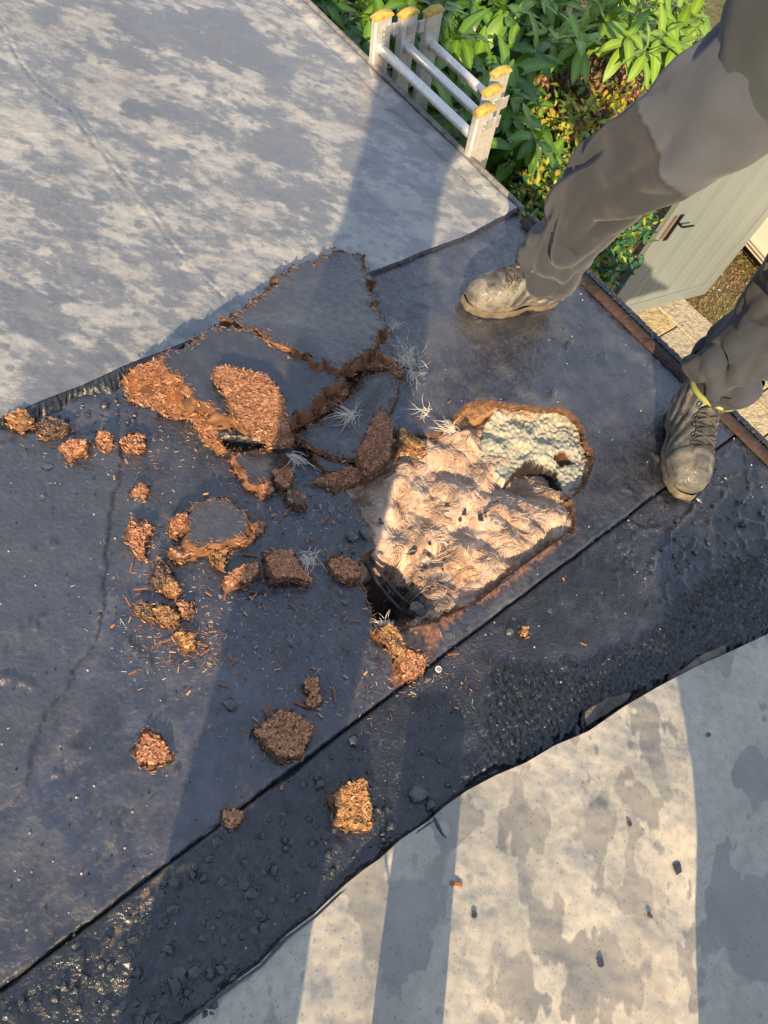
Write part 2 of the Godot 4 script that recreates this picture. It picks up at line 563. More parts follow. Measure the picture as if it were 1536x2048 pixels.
func building() -> void:
	roof_shapes()
	hole_box = bounds(hole, 0.035)
	crumb_box = bounds(crumb, 0.04)
	patch_box = bounds(patch, 0.03)
	for q in bare: bare_box.append(bounds(q, 0.02))
	var o := thing("flat_roofed_building", "flat roofed building whose dark felted deck is stripped and broken open, worker standing on it", "building")
	# walls of the storey under the roof
	var brick := Color(0.30, 0.20, 0.15)
	for w in [[Vector3(-1.2, -1.32, -1.70), Vector3(5.0, 2.26, 0.22)], [Vector3(-1.2, -1.32, 1.50), Vector3(5.0, 2.26, 0.22)], [Vector3(-3.75, -1.32, -0.1), Vector3(0.22, 2.26, 2.96)], [Vector3(1.19, -1.32, -0.1), Vector3(0.22, 2.26, 2.96)]]:
		var b := MB.new()
		b.box(Transform3D(Basis(), w[0]), w[1], brick)
		part(o, "wall", b.mesh(), M.plaster)
	var b0 := MB.new()
	b0.box(Transform3D(Basis(), Vector3(-1.2, -0.182, -0.1)), Vector3(4.7, 0.012, 2.96), Color(0.55, 0.54, 0.5))
	part(o, "ceiling_board", b0.mesh(), M.plaster)
	# joists run along z under the deck
	for x in [-3.3, -2.9, -2.5, -2.1, -1.7, -1.3, -0.93, -0.545, -0.04, 0.35, 0.75, 1.1]:
		var b := MB.new()
		b.box(Transform3D(Basis(), Vector3(x, -0.099, -0.15)), Vector3(0.046, 0.150, 3.2), Color(0.42, 0.22, 0.10), 0.003)
		part(o, "joist", b.mesh(), M.wood)
	# deck: the two boards in view carry the relief, plain boards go on under the membranes
	part(o, "deck_board", deck_mesh(-1.07, SEAM_X, -1.826, 0.30, 0.0046), M.felt)
	part(o, "deck_board", deck_mesh(SEAM_X, 0.46, -1.826, 0.30, 0.0046), M.tar, "outer roof board smeared with wet bitumen and grit")
	for q in [[-3.9, -1.07, -1.826, 1.6], [0.46, 1.35, -1.826, 1.6], [-1.07, 0.46, 0.30, 1.6]]:
		var b := MB.new()
		b.box(Transform3D(Basis(), Vector3((q[0] + q[1]) * 0.5, -0.0135, (q[2] + q[3]) * 0.5)), Vector3(q[1] - q[0] - 0.002, 0.018, q[3] - q[2] - 0.002), Color(0.03, 0.031, 0.034))
		part(o, "deck_board", b.mesh(), M.felt)
	# broken fibre rim of the hole
	var rim := MB.new()
	var fz := MB.new()
	var cnt := Vector2.ZERO
	for p in hole: cnt += p / hole.size()
	var pts := resample(hole, 0.007)
	var m := pts.size()
	for lv in 4:
		for i in m:
			var p: Vector2 = pts[i]
			var q: Vector2 = pts[(i + 1) % m]
			var nrm := (q - p).orthogonal().normalized()
			if nrm.dot(cnt - p) < 0.0 and not Geometry2D.is_point_in_polygon(p + nrm * 0.004, hole): nrm = -nrm
			if not Geometry2D.is_point_in_polygon(p + nrm * 0.004, hole): nrm = -nrm
			var jag := nz.get_noise_2d(p.x * 30.0 + lv * 3.0, p.y * 30.0) * 0.008 + nz2.get_noise_2d(p.x * 170.0 + lv * 9.0, p.y * 170.0) * 0.004
			var s = p + nrm * ([-0.005, 0.001, 0.003, -0.002][lv] + jag * [0.3, 0.9, 1.1, 0.6][lv])
			var tone := nz2.get_noise_2d(p.x * 90.0 + lv * 17.0, p.y * 90.0)
			rim.vert(Vector3(s.x, [-0.0005, -0.006, -0.014, -0.023][lv], s.y), Vector3.UP, Color(0.05, 0.028, 0.018).lerp(Color(0.16, 0.08, 0.042), clampf(0.5 + tone, 0.0, 1.0)))
			if lv > 0 and i % 2 == 0:
				var d := Vector3(nrm.x * rng.randf_range(-0.2, 1.0) + rng.randf_range(-0.8, 0.8), rng.randf_range(-0.5, 0.35), nrm.y * rng.randf_range(-0.2, 1.0) + rng.randf_range(-0.8, 0.8)).normalized()
				fz.sliver(Vector3(s.x, -0.002 - 0.006 * lv, s.y), d * rng.randf_range(0.008, 0.024), rng.randf_range(0.0008, 0.0015), fibre_tone())
	rim.sheet(m, 4, true)
	part(o, "hole_rim", rim.mesh(), M.fibre, "broken brown fibre edge round the hole")
	kind(part(o, "loose_fibres", fz.mesh(), M.fibre), "stuff")
	# roof edge: timber batten with the gritty felt upstand outside it, then the fascia
	var e := MB.new()
	var k := 220
	for i in k:
		var x := lerpf(-1.0, 1.3, i / float(k - 1))
		var n := nz.get_noise_2d(x * 9.0, 4.0)
		for q in [[-1.806, 0.004], [-1.8135, 0.0145 + 0.001 * n], [-1.827, 0.0155], [-1.837, 0.0165], [-1.846, 0.011], [-1.846, -0.02]]:
			var w := nz2.get_noise_2d(x * 40.0 + q[0] * 900.0, 8.0)
			var seen_wood := smooth(-0.25, 0.05, n + (0.35 if x > -0.62 else -0.1) + w * 0.2)
			e.vert(Vector3(x, q[1] + 0.0008 * w, q[0]), Vector3.UP, Color(0.012, 0.012, 0.013).lerp(Color(0.085, 0.043, 0.032) * (1.0 + 0.3 * w), seen_wood * (0.8 if q[0] > -1.830 else 0.08)))
	e.sheet(6, k)
	part(o, "edge_batten", e.mesh(), M.wood, "red-brown timber batten along the open roof edge")
	var u := MB.new()
	for i in 520:
		var x := lerpf(-1.0, 1.3, i / 519.0)
		for q in 7:
			var f := q / 6.0
			var g := nz2.get_noise_2d(x * 150.0, f * 9.0)
			var g2 := nz.get_noise_2d(x * 12.0, f * 2.0 + 40.0)
			var z := -1.843 - f * 0.030 - 0.004 * g2 * f
			var y := 0.016 + 0.007 * sin(f * PI) + 0.0035 * g - 0.012 * f * f
			if q == 6: y = -0.03
			u.vert(Vector3(x, y, z), Vector3.UP, Color(0.010, 0.010, 0.011).lerp(Color(0.055, 0.052, 0.050), smooth(0.45, 0.8, g)))
	u.sheet(7, 520)
	part(o, "felt_upstand", u.mesh(), M.tar, "black gritty felt along the outer roof edge")
	var fb := MB.new()
	fb.box(Transform3D(Basis(), Vector3(-1.2, -0.105, -1.862)), Vector3(5.1, 0.17, 0.020), Color(0.16, 0.10, 0.075))
	part(o, "fascia_board", fb.mesh(), M.wood)

func resample(poly: PackedVector2Array, step: float) -> PackedVector2Array:
	var out := PackedVector2Array()
	for i in poly.size():
		var a := poly[i]
		var b := poly[(i + 1) % poly.size()]
		var k := maxi(1, int(a.distance_to(b) / step))
		for j in k:
			out.append(a.lerp(b, j / float(k)))
	return out

func fibre_tone() -> Color:
	var t := rng.randf()
	var c := Color(0.19, 0.080, 0.042).lerp(Color(0.46, 0.235, 0.125), t)
	if rng.randf() < 0.10: c = Color(0.55, 0.33, 0.15)
	if rng.randf() < 0.12: c = Color(0.09, 0.04, 0.02)
	return c

# ---------------------------------------------------------------- the two lengths of grey membrane
func membrane_maps(sz: int, x0: float, z0: float, w: float, d: float, streak: Vector2, puddles: Array, under: bool) -> Array:
	var al := PackedByteArray()
	var ro := PackedByteArray()
	al.resize(sz * sz * 3)
	ro.resize(sz * sz)
	var st := streak.normalized()
	var sn := st.orthogonal()
	var pl := []
	for p in puddles:
		var a := at(p[0], p[1])
		pl.append([Vector2(a.x, a.z), p[2], p[3], p[4]])
	var spots := FastNoiseLite.new()
	spots.noise_type = FastNoiseLite.TYPE_CELLULAR
	spots.fractal_type = FastNoiseLite.FRACTAL_NONE
	spots.frequency = 1.0
	spots.seed = 5
	for j in sz:
		var z := z0 + d * (j + 0.5) / sz
		var cx := 99.0
		if not under:
			for i in crease.size() - 1:
				if (z - crease[i].y) * (z - crease[i + 1].y) <= 0.0:
					cx = lerpf(crease[i].x, crease[i + 1].x, (z - crease[i].y) / (crease[i + 1].y - crease[i].y)) + 0.004 * nz.get_noise_1d(z * 40.0)
		for i in sz:
			var x := x0 + w * (i + 0.5) / sz
			var u := x * st.x + z * st.y
			var v := x * sn.x + z * sn.y
			var big := nz.get_noise_2d(u * 4.0 + 5.0, v * 6.0)
			var mid := nz.get_noise_2d(u * 11.0, v * 22.0 + 9.0)
			var iso := nz.get_noise_2d(x * 5.0 + 50.0, z * 5.0)
			var tiny := nz2.get_noise_2d(u * 55.0, v * 260.0)
			var wet := 0.0
			var gloss := 0.0
			for q in pl:
				var e: Vector2 = Vector2(x, z) - q[0]
				var dd = e.length() / q[1] + mid * 0.35
				if dd < 1.3:
					var kk := 1.0 - smoothstep(0.55, 1.1, dd)
					wet += kk * q[2]
					gloss = maxf(gloss, kk * q[3])
			var g := nz2.get_noise_2d(x * 190.0, z * 190.0)
			var val: float
			var r := 0.0
			var c: Color
			if under:
				# dried cream face with crisp wet blotches and spatter
				var blot := smoothstep(0.0, 0.09, big * 0.75 + mid * 0.40 + iso * 0.25 + nz.get_noise_2d(x * 34.0, z * 34.0) * 0.10 - 0.13 + wet * 0.5)
				var sp := spots.get_noise_2d(x * 17.0, z * 17.0)
				blot = maxf(blot, smoothstep(-0.84, -0.88, sp + 0.16 * mid + 0.10 * iso) * smoothstep(0.15, 0.45, nz2.get_noise_2d(x * 3.6 + 2.0, z * 3.6)) * 0.6)
				val = 0.44 + 0.05 * mid + 0.03 * g
				c = (Color(val, val * 0.905, val * 0.72) * (1.0 + 0.10 * iso + 0.10 * nz2.get_noise_2d(x * 46.0, z * 46.0))).lerp(Color(0.205, 0.187, 0.15) * (1.0 + 0.25 * iso), blot * clampf(0.72 + 0.45 * iso, 0.35, 0.95))
				c = c.lerp(Color(0.33, 0.29, 0.22), smoothstep(0.1, 0.6, nz2.get_noise_2d(x * 5.0 + 8.0, z * 5.0)) * 0.35)
				r = lerpf(0.72, 0.42, blot)
			else:
				var grade := big * 0.75 + mid * 0.42 + iso * 0.4 - wet + 0.05
				var dry := 0.5 * smoothstep(-0.35, 0.40, grade) + 0.5 * smoothstep(-0.05, 0.10, grade + nz.get_noise_2d(u * 30.0, v * 52.0) * 0.40 + tiny * 0.12 + nz2.get_noise_2d(u * 20.0, v * 120.0) * 0.16)
				var sp := spots.get_noise_2d(x * 22.0, z * 22.0)
				var drop := smoothstep(-0.74, -0.82, sp + 0.12 * mid) * smoothstep(0.05, 0.3, nz2.get_noise_2d(x * 2.6 + 4.0, z * 2.6))
				dry *= 1.0 - 0.8 * drop
				val = 0.335 + 0.07 * mid + 0.05 * iso + 0.03 * g
				c = Color(0.160, 0.166, 0.173).lerp(Color(val, val * 0.965, val * 0.885), dry * 0.9)
				c = c * (1.0 + 0.10 * tiny)
				r = lerpf(0.36, 0.70, dry)
			r = lerpf(r, 0.10, gloss)
			c = c.lerp(Color(0.12, 0.12, 0.12), gloss * 0.5)
			if absf(x - cx) < 0.03:
				var e := absf(x - cx)
				c = c.lerp(Color(0.17, 0.178, 0.19), (1.0 - smoothstep(0.008, 0.03, e)) * 0.5)
				c = c.lerp(Color(0.03, 0.032, 0.036), (1.0 - smoothstep(0.001, 0.0045, e + 0.0015 * g)) * smoothstep(-0.5, 0.1, nz.get_noise_1d(z * 9.0)))
			if g > 0.78: c = c * 0.45
			var dk := smoothstep(0.25, 0.65, nz2.get_noise_2d(x * 1.3 + 20.0, z * 1.3))
			c = c * (1.0 - 0.12 * dk)
			var k := (j * sz + i) * 3
			c = c.linear_to_srgb()
			al[k] = int(clampf(c.r, 0, 1) * 255.0)
			al[k + 1] = int(clampf(c.g, 0, 1) * 255.0)
			al[k + 2] = int(clampf(c.b, 0, 1) * 255.0)
			ro[j * sz + i] = int(clampf(r, 0.05, 1) * 255.0)
	return [ImageTexture.create_from_image(Image.create_from_data(sz, sz, false, Image.FORMAT_RGB8, al)), ImageTexture.create_from_image(Image.create_from_data(sz, sz, false, Image.FORMAT_L8, ro))]

func membrane_mat(called: String, maps: Array) -> StandardMaterial3D:
	var m := StandardMaterial3D.new()
	m.resource_name = called
	m.albedo_texture = maps[0]
	m.roughness_texture = maps[1]
	m.roughness = 1.0
	m.metallic_specular = 0.75
	m.clearcoat_enabled = true
	m.clearcoat = 0.5
	m.clearcoat_roughness = 0.3
	return m

func uv_grid(nx: int, ny: int, f: Callable) -> ArrayMesh:   # f(u, v) -> [Vector3, Vector2 uv]
	var b := MB.new()
	var uv := PackedVector2Array()
	for j in ny:
		for i in nx:
			var r = f.call(i / float(nx - 1), j / float(ny - 1))
			b.vert(r[0], Vector3.UP, Color.WHITE)
			uv.append(r[1])
	b.sheet(nx, ny)
	var a := []
	a.resize(Mesh.ARRAY_MAX)
	a[Mesh.ARRAY_VERTEX] = b.v
	a[Mesh.ARRAY_NORMAL] = b.n
	a[Mesh.ARRAY_TEX_UV] = uv
	a[Mesh.ARRAY_INDEX] = b.ix
	var m := ArrayMesh.new()
	m.add_surface_from_arrays(Mesh.PRIMITIVE_TRIANGLES, a)
	return m

var crease := PackedVector2Array()
var fold_edge := PackedVector2Array()

func upper_height(x: float, z: float) -> float:
	var h := 0.010 + 0.0045 * nz.get_noise_2d(x * 2.2, z * 2.2) + 0.0006 * nz.get_noise_2d(x * 26.0, z * 26.0)
	var d := 1e9
	for i in crease.size() - 1:
		d = minf(d, Geometry2D.get_closest_point_to_segment(Vector2(x, z), crease[i], crease[i + 1]).distance_to(Vector2(x, z)))
	d += 0.003 * nz.get_noise_2d(x * 20.0, z * 20.0)
	h += 0.0060 * exp(-pow(d / 0.014, 2.0)) - 0.0075 * exp(-pow(d / 0.0035, 2.0))
	h += 0.012 * smooth(-1.78, -1.812, z) * (1.0 - smooth(-1.825, -1.838, z) * 0.8) - 0.004 * exp(-pow((z + 1.772) / 0.006, 2.0))
	return h

func membranes() -> void:
	crease = plan([[-60, -30], [15, 80], [45, 140], [85, 190], [140, 228], [165, 262], [190, 300], [215, 325], [232, 352], [270, 395], [305, 440], [345, 495], [375, 530], [405, 565], [445, 600]])
	var sa := at(300, 500)
	var sb := at(420, 548)
	var up := thing("roof_membrane", "large grey weathered roof membrane lying flat beside the ladder, streaked with wet patches", "roofing membrane")
	var maps := membrane_maps(1024, -3.0, -1.86, 2.0, 2.0, Vector2(sb.x - sa.x, sb.z - sa.z), [[420, 75, 0.16, 0.8, 0.75], [455, 55, 0.10, 0.8, 0.9], [545, 145, 0.07, 0.9, 0.95], [480, 110, 0.12, 0.8, 0.85], [300, 60, 0.13, 0.6, 0.35], [268, 225, 0.05, 0.6, 0.5], [560, 300, 0.10, 0.6, 0.30], [820, 250, 0.10, 0.3, 0.1], [140, 430, 0.10, 0.5, 0.1], [60, 620, 0.10, 0.5, 0.1], [620, 420, 0.10, 0.4, 0.15], [720, 320, 0.09, 0.5, 0.15], [400, 560, 0.05, 0.4, 0.05]], false)
	var mm := membrane_mat("membrane_top", maps)
	mm.normal_enabled = true
	mm.normal_texture = M.grain
	mm.normal_scale = 0.25
	mm.uv1_scale = Vector3.ONE
	var edge_x := func(z: float) -> float:
		return -1.018 + 0.006 * nz.get_noise_1d(z * 3.0) + 0.02 * smooth(-0.7, -0.1, z) - 0.02 * smooth(-1.5, -1.83, z)
	part(up, "sheet", uv_grid(300, 300, func(u, v):
		var z = -1.842 + 1.99 * v
		var x: float = lerpf(-3.0, edge_x.call(z), u)
		return [Vector3(x, upper_height(x, z), z), Vector2((x + 3.0) / 2.0, (z + 1.86) / 2.0)]), mm)
	var far := MB.new()
	for q in [[-3.9, -3.0, -1.842, 1.6], [-3.0, -1.02, 0.148, 1.6]]:
		far.box(Transform3D(Basis(), Vector3((q[0] + q[1]) * 0.5, 0.008, (q[2] + q[3]) * 0.5)), Vector3(q[1] - q[0], 0.006, q[3] - q[2]), Color(0.27, 0.265, 0.25))
	part(up, "sheet_beyond", far.mesh(), M.plaster)
	# cut edge with black bitumen under it, broken into crumbs at the left
	var cut := MB.new()
	for i in 420:
		var z := lerpf(-1.84, 0.14, i / 419.0)
		var x: float = edge_x.call(z)
		var left := smooth(-0.95, -0.45, z)
		for q in 5:
			var f := q / 4.0
			var g := nz2.get_noise_2d(z * 130.0, f * 6.0)
			var g2 := nz.get_noise_2d(z * 10.0, 3.0)
			cut.vert(Vector3(x + (0.010 + 0.028 * left * (0.7 + g2)) * f + 0.003 * g * f, upper_height(x, z) * (1.0 - f) - 0.001 + (0.004 + 0.005 * left) * sin(f * PI) * (0.6 + g) * (1.0 if q > 0 else 0.0), z), Vector3.UP, Color(0.012, 0.012, 0.013).lerp(Color(0.075, 0.07, 0.062), smooth(0.3, 0.8, g) * left))
	cut.sheet(5, 420)
	part(up, "cut_edge", cut.mesh(), M.tar, "black bitumen edge of the cut membrane")
	var lip := MB.new()
	var rim := []
	for i in 120:
		var x := lerpf(-3.6, -1.03, i / 119.0)
		rim.append(Vector3(x, 0.018 + 0.002 * nz.get_noise_1d(x * 8.0), -1.845))
	lip.tube(rim, 0.010, 8, Color(0.24, 0.235, 0.22))
	part(up, "edge_roll", lip.mesh(), M.plaster)

	# the length that was cut free and thrown back
	fold_edge = plan([[340, 2062], [359, 2048], [440, 1985], [521, 1926], [575, 1868], [630, 1827], [690, 1770], [729, 1738], [760, 1717], [800, 1680], [858, 1641], [890, 1612], [934, 1581], [990, 1551], [1048, 1527], [1105, 1493], [1168, 1467], [1235, 1420], [1304, 1380], [1385, 1337], [1462, 1303], [1536, 1268], [1600, 1232], [1700, 1190]], 0.02)
	var lo := thing("peeled_membrane", "length of membrane peeled back with its cream underside up, blotched with damp, nearest the photographer", "roofing membrane")
	var c2 := at(1530, 1640)
	var c3 := at(1420, 1700)
	var lmaps := membrane_maps(1024, -0.1, -1.6, 1.9, 1.9, Vector2(0.5, 0.6), [[1230, 1800, 0.05, 0.5, 0.0], [1170, 1900, 0.05, 0.7, 0.0], [1060, 1880, 0.05, 0.3, 0.0], [1000, 1960, 0.05, 0.8, 0.0], [1000, 1640, 0.06, 0.2, 0.0], [1540, 1610, 0.05, 0.4, 0.9], [1480, 1560, 0.07, 0.9, 0.25], [1500, 1850, 0.12, 0.9, 0.35], [800, 1850, 0.07, 0.9, 0.2], [760, 1930, 0.05, 0.5, 0.45], [900, 1640, 0.06, 0.8, 0.1], [1400, 1450, 0.06, 0.4, 0.0]], true)
	var lm := membrane_mat("membrane_back", lmaps)
	lm.normal_enabled = true
	lm.normal_texture = M.grain
	lm.normal_scale = 0.2
	var fe := resample_line(fold_edge, 260)
	part(lo, "sheet", uv_grid(260, 220, func(u, v):
		var p: Vector2 = fe[int(round(u * 259.0))]
		var d: float = v * v * 0.3 + v * 1.2
		var q := p + Vector2(1.0, 0.42 - 0.5 * u).normalized() * d
		var h := 0.014 + 0.004 * nz.get_noise_2d(p.x * 9.0, p.y * 9.0) + 0.02 * smooth(0.0, 0.25, d) + 0.010 * nz.get_noise_2d(q.x * 2.4, q.y * 2.4 + 9.0) + 0.0012 * nz.get_noise_2d(q.x * 22.0, q.y * 22.0)
		var w := q - Vector2(c2.x, c2.z)
		h += 0.075 * exp(-(w.x * w.x * 6.0 + w.y * w.y * 9.0))
		var w3 := q - Vector2(c3.x, c3.z)
		h -= 0.03 * exp(-(pow(w3.x * 0.74 - w3.y * 0.67, 2.0) * 60.0 + pow(w3.x * 0.67 + w3.y * 0.74, 2.0) * 3.0))
		return [Vector3(q.x, h, q.y), Vector2((q.x + 0.1) / 1.9, (q.y + 1.6) / 1.9)]), lm)
	var le := MB.new()
	for i in 260:
		var p: Vector2 = fe[i]
		for q in 5:
			var f := q / 4.0
			var g := nz2.get_noise_2d(p.y * 140.0 + p.x * 60.0, f * 5.0)
			var h := 0.0145 + 0.004 * nz.get_noise_2d(p.x * 9.0, p.y * 9.0)
			le.vert(Vector3(p.x + 0.006 - (0.013 + 0.003 * g) * f, lerpf(h + 0.002, -0.002, f * f), p.y), Vector3.UP, Color(0.011, 0.010, 0.011).lerp(Color(0.10, 0.09, 0.08), smooth(0.25, 0.7, g) * (1.0 - f)))
	le.sheet(5, 260)
	part(lo, "torn_edge", le.mesh(), M.tar, "black edge of the peeled membrane")
	# a split through the edge and scraps clinging to it
	var tear := MB.new()
	var tp := []
	for p in [[868, 1634], [876, 1652], [884, 1668], [896, 1680], [905, 1690]]:
		tp.append(at(p[0], p[1], 0.019))
	tear.tube(tp, [0.002, 0.004, 0.003, 0.002, 0.001], 6, Color(0.004, 0.004, 0.004))
	part(lo, "split", tear.mesh(), M.tar)
	for s in [[[1170, 1425], [1215, 1395], [1262, 1385], [1255, 1400], [1210, 1430], [1175, 1450]], [[1340, 1355], [1400, 1312], [1452, 1290], [1450, 1305], [1400, 1335], [1345, 1368]]]:
		var b := MB.new()
		slab(b, b, s.map(func(p): return at(p[0], p[1], 0.026)), 0.008, Color(0.19, 0.165, 0.135), Color(0.10, 0.09, 0.08), 0.003, 0, 0.012)
		part(lo, "membrane_scrap", b.mesh(), M.plaster, "pale scrap of membrane stuck on the edge")

func resample_line(l: PackedVector2Array, k: int) -> PackedVector2Array:
	var c := Curve2D.new()
	for p in l: c.add_point(p)
	var out := PackedVector2Array()
	for i in k:
		out.append(c.sample_baked(c.get_baked_length() * i / (k - 1.0)))
	return out
# ---------------------------------------------------------------- broken fibreboard
func slab(bt: MB, bs: MB, top: Array, thick: float, ctop: Color, cside: Color, jag: float, shards: int, step: float, fz: MB = null, fibre_top := false) -> void:
	var pts := []
	var flat := PackedVector2Array()
	var k0 := top.size()
	for i in k0:
		var a: Vector3 = top[i]
		var e: Vector3 = top[(i + 1) % k0]
		var k := maxi(1, int(a.distance_to(e) / step))
		for j in k:
			var p := a.lerp(e, j / float(k))
			var w := jag * 1.5
			p += Vector3(nz.get_noise_2d(p.x * 26.0, p.z * 26.0), 0.15 * nz.get_noise_2d(p.x * 50.0 + 9.0, p.z * 50.0), nz.get_noise_2d(p.x * 26.0 + 40.0, p.z * 26.0)) * w
			p += Vector3(rng.randf_range(-1, 1), 0, rng.randf_range(-1, 1)) * minf(0.0018, jag * 0.3)
			pts.append(p)
			flat.append(Vector2(p.x, p.z))
	var m := pts.size()
	var r := bounds(flat)
	var all := flat.duplicate()
	var ys := []
	for p in pts: ys.append(p.y)
	var rows := int(r.size.y / (step * 0.87)) + 1
	for j in rows:
		for i in int(r.size.x / step) + 2:
			var q := r.position + Vector2((i + 0.5 * (j % 2)) * step + rng.randf_range(-0.2, 0.2) * step, j * step * 0.87 + rng.randf_range(-0.2, 0.2) * step)
			if not Geometry2D.is_point_in_polygon(q, flat): continue
			var ws := 0.0
			var hs := 0.0
			var near := 1e9
			for e in range(0, m, 1):
				var d: float = q.distance_squared_to(flat[e])
				near = minf(near, d)
				var wgt := 1.0 / (d * d + 1e-9)
				ws += wgt
				hs += wgt * pts[e].y
			if near < step * step * 0.3: continue
			all.append(q)
			ys.append(hs / ws + (0.0022 if fibre_top else 0.0008) * nz.get_noise_2d(q.x * 60.0, q.y * 60.0))
	var tri := Geometry2D.triangulate_delaunay(all)
	var base := bt.v.size()
	var from := bt.ix.size()
	for i in all.size():
		var q: Vector2 = all[i]
		var t := nz.get_noise_2d(q.x * 22.0, q.y * 22.0)
		var t2 := nz2.get_noise_2d(q.x * 150.0, q.y * 150.0)
		var col := ctop * (1.0 + 0.35 * t + 0.1 * t2)
		if not fibre_top and t > 0.32: col = col.lerp(Color(0.075, 0.07, 0.066), 0.4)
		if fibre_top: col = (ctop * 0.45).lerp(cside * 0.8, clampf(0.4 + t2 * 0.9, 0, 1))
		bt.vert(Vector3(q.x, ys[i], q.y), Vector3.UP, col)
	for i in range(0, tri.size(), 3):
		var a := tri[i]
		var e := tri[i + 1]
		var g := tri[i + 2]
		var ce := (all[a] + all[e] + all[g]) / 3.0
		if not Geometry2D.is_point_in_polygon(ce, flat): continue
		var up := (all[g] - all[a]).cross(all[e] - all[a]) < 0.0   # clockwise from above
		for k in ([a, e, g] if up else [a, g, e]): bt.ix.append(base + k)
	bt.smooth(base, from)
	var cnt := Vector2.ZERO
	for p in flat: cnt += p / m
	var ccw := 0.0
	for i in m: ccw += flat[i].cross(flat[(i + 1) % m])
	var sgn := 1.0 if ccw > 0.0 else -1.0
	var sb := bs.v.size()
	for lv in 4:
		for i in m:
			var d2: Vector2 = (flat[(i + 1) % m] - flat[(i + m - 1) % m]).normalized()
			var nrm := Vector3(d2.y, 0, -d2.x) * sgn
			var p: Vector3 = pts[i]
			var j := nz.get_noise_3d(p.x * 70.0, lv * 7.0, p.z * 70.0) * 0.6 + nz2.get_noise_3d(p.x * 160.0, lv * 3.0, p.z * 160.0) * 0.5
			var o = nrm * ([0.0, 0.6, 1.0, -0.2][lv] + j * [0.1, 0.6, 0.9, 0.8][lv]) * jag * (rng.randf_range(0.3, 1.5) if lv > 0 else 1.0)
			var tone := clampf(0.5 + 0.8 * nz2.get_noise_3d(p.x * 120.0, lv * 11.0, p.z * 120.0), 0.0, 1.0)
			bs.vert(p + o - Vector3.UP * (thick * [0.0, 0.25, 0.7, 1.0][lv] + 0.0004), nrm, (cside * 1.15).lerp(Color(0.20, 0.12, 0.08), 0.35) * lerpf(0.22, 0.95, tone))
			if fz and lv == 0 and not fibre_top and jag > 0.0045:
				for e in 3:
					var dd0 := Vector3(rng.randfn(), rng.randf_range(-0.2, 0.3), rng.randfn()).normalized()
					fz.sliver(p - nrm * absf(rng.randfn()) * 0.006 + Vector3.UP * 0.0012, dd0 * rng.randf_range(0.004, 0.012), rng.randf_range(0.0007, 0.0014), fibre_tone() * 0.85)
			if fz and lv > 0 and rng.randf() < shards * 0.022:
				var dd := (nrm * rng.randf_range(-0.3, 1.0) + d2_3(d2) * rng.randf_range(-1.0, 1.0) + Vector3.UP * rng.randf_range(-0.6, 0.5)).normalized()
				if rng.randf() < 0.6:   # a chip lying flat on the broken face
					var cu := d2_3(d2) * rng.randf_range(-1.0, 1.0) + Vector3.UP * rng.randf_range(-1.0, 1.0)
					cu = cu.normalized() * rng.randf_range(0.003, 0.008)
					var cv := cu.cross(nrm).normalized() * rng.randf_range(0.0015, 0.003)
					var co: Vector3 = p + o + nrm * 0.0015 - Vector3.UP * thick * rng.randf_range(0.05, 0.95)
					fz.quad(co - cu - cv * 0.7 + nrm * rng.randf_range(0, 0.002), co - cu * 0.8 + cv, co + cu + cv * 0.6 + nrm * rng.randf_range(0, 0.002), co + cu * 0.8 - cv, fibre_tone())
					continue
				fz.sliver(p + o * 1.1 - Vector3.UP * thick * [0.0, 0.25, 0.7, 1.0][lv], dd * rng.randf_range(0.008, 0.024), rng.randf_range(0.0008, 0.0016), fibre_tone())
	bs.sheet(m, 4, true)
	# underside
	var ub := bs.v.size()
	for i in m: bs.vert(bs.v[sb + 3 * m + i], Vector3.DOWN, cside * 0.7)
	var ut := Geometry2D.triangulate_polygon(flat)
	for i in range(0, ut.size(), 3):
		for k in [0, 2, 1]: bs.ix.append(ub + ut[i + k])

func d2_3(d: Vector2) -> Vector3:
	return Vector3(d.x, 0, d.y)

func fuzz_face(fz: MB, outline: Array, count: int, ln: float, tone_a: Color, tone_b: Color, lift := 0.002, fat := 1.0) -> void:   # splinters matted over a broken face
	var flat := PackedVector2Array()
	for p in outline: flat.append(Vector2(p.x, p.z))
	var r := bounds(flat)
	var made := 0
	var tries := 0
	while made < count and tries < count * 6:
		tries += 1
		var q := r.position + Vector2(rng.randf(), rng.randf()) * r.size
		if not Geometry2D.is_point_in_polygon(q, flat): continue
		var ws := 0.0
		var hs := 0.0
		for p in outline:
			var w := 1.0 / (pow(q.distance_squared_to(Vector2(p.x, p.z)), 2.0) + 1e-9)
			ws += w
			hs += w * p.y
		var a := rng.randf() * TAU
		var d := Vector3(cos(a), rng.randf_range(-0.22, 0.34), sin(a)).normalized() * ln * rng.randf_range(0.5, 1.5)
		var c := tone_a.lerp(tone_b, rng.randf())
		if rng.randf() < 0.08: c = Color(0.52, 0.30, 0.13)
		var o := Vector3(q.x, hs / ws + lift + rng.randf_range(-0.0015, 0.0025), q.y)
		if rng.randf() < 0.55:   # a flat chip
			var side := d.cross(Vector3(rng.randfn() * 0.4, 1.0, rng.randfn() * 0.4)).normalized() * rng.randf_range(0.0012, 0.0028) * fat
			fz.quad(o - d * 0.5 - side * 0.7, o - d * 0.4 + side, o + d * 0.5 + side * 0.6, o + d * 0.42 - side, c * rng.randf_range(0.7, 1.15))
		else:
			fz.sliver(o, d, rng.randf_range(0.0008, 0.0016) * fat, c)
		made += 1

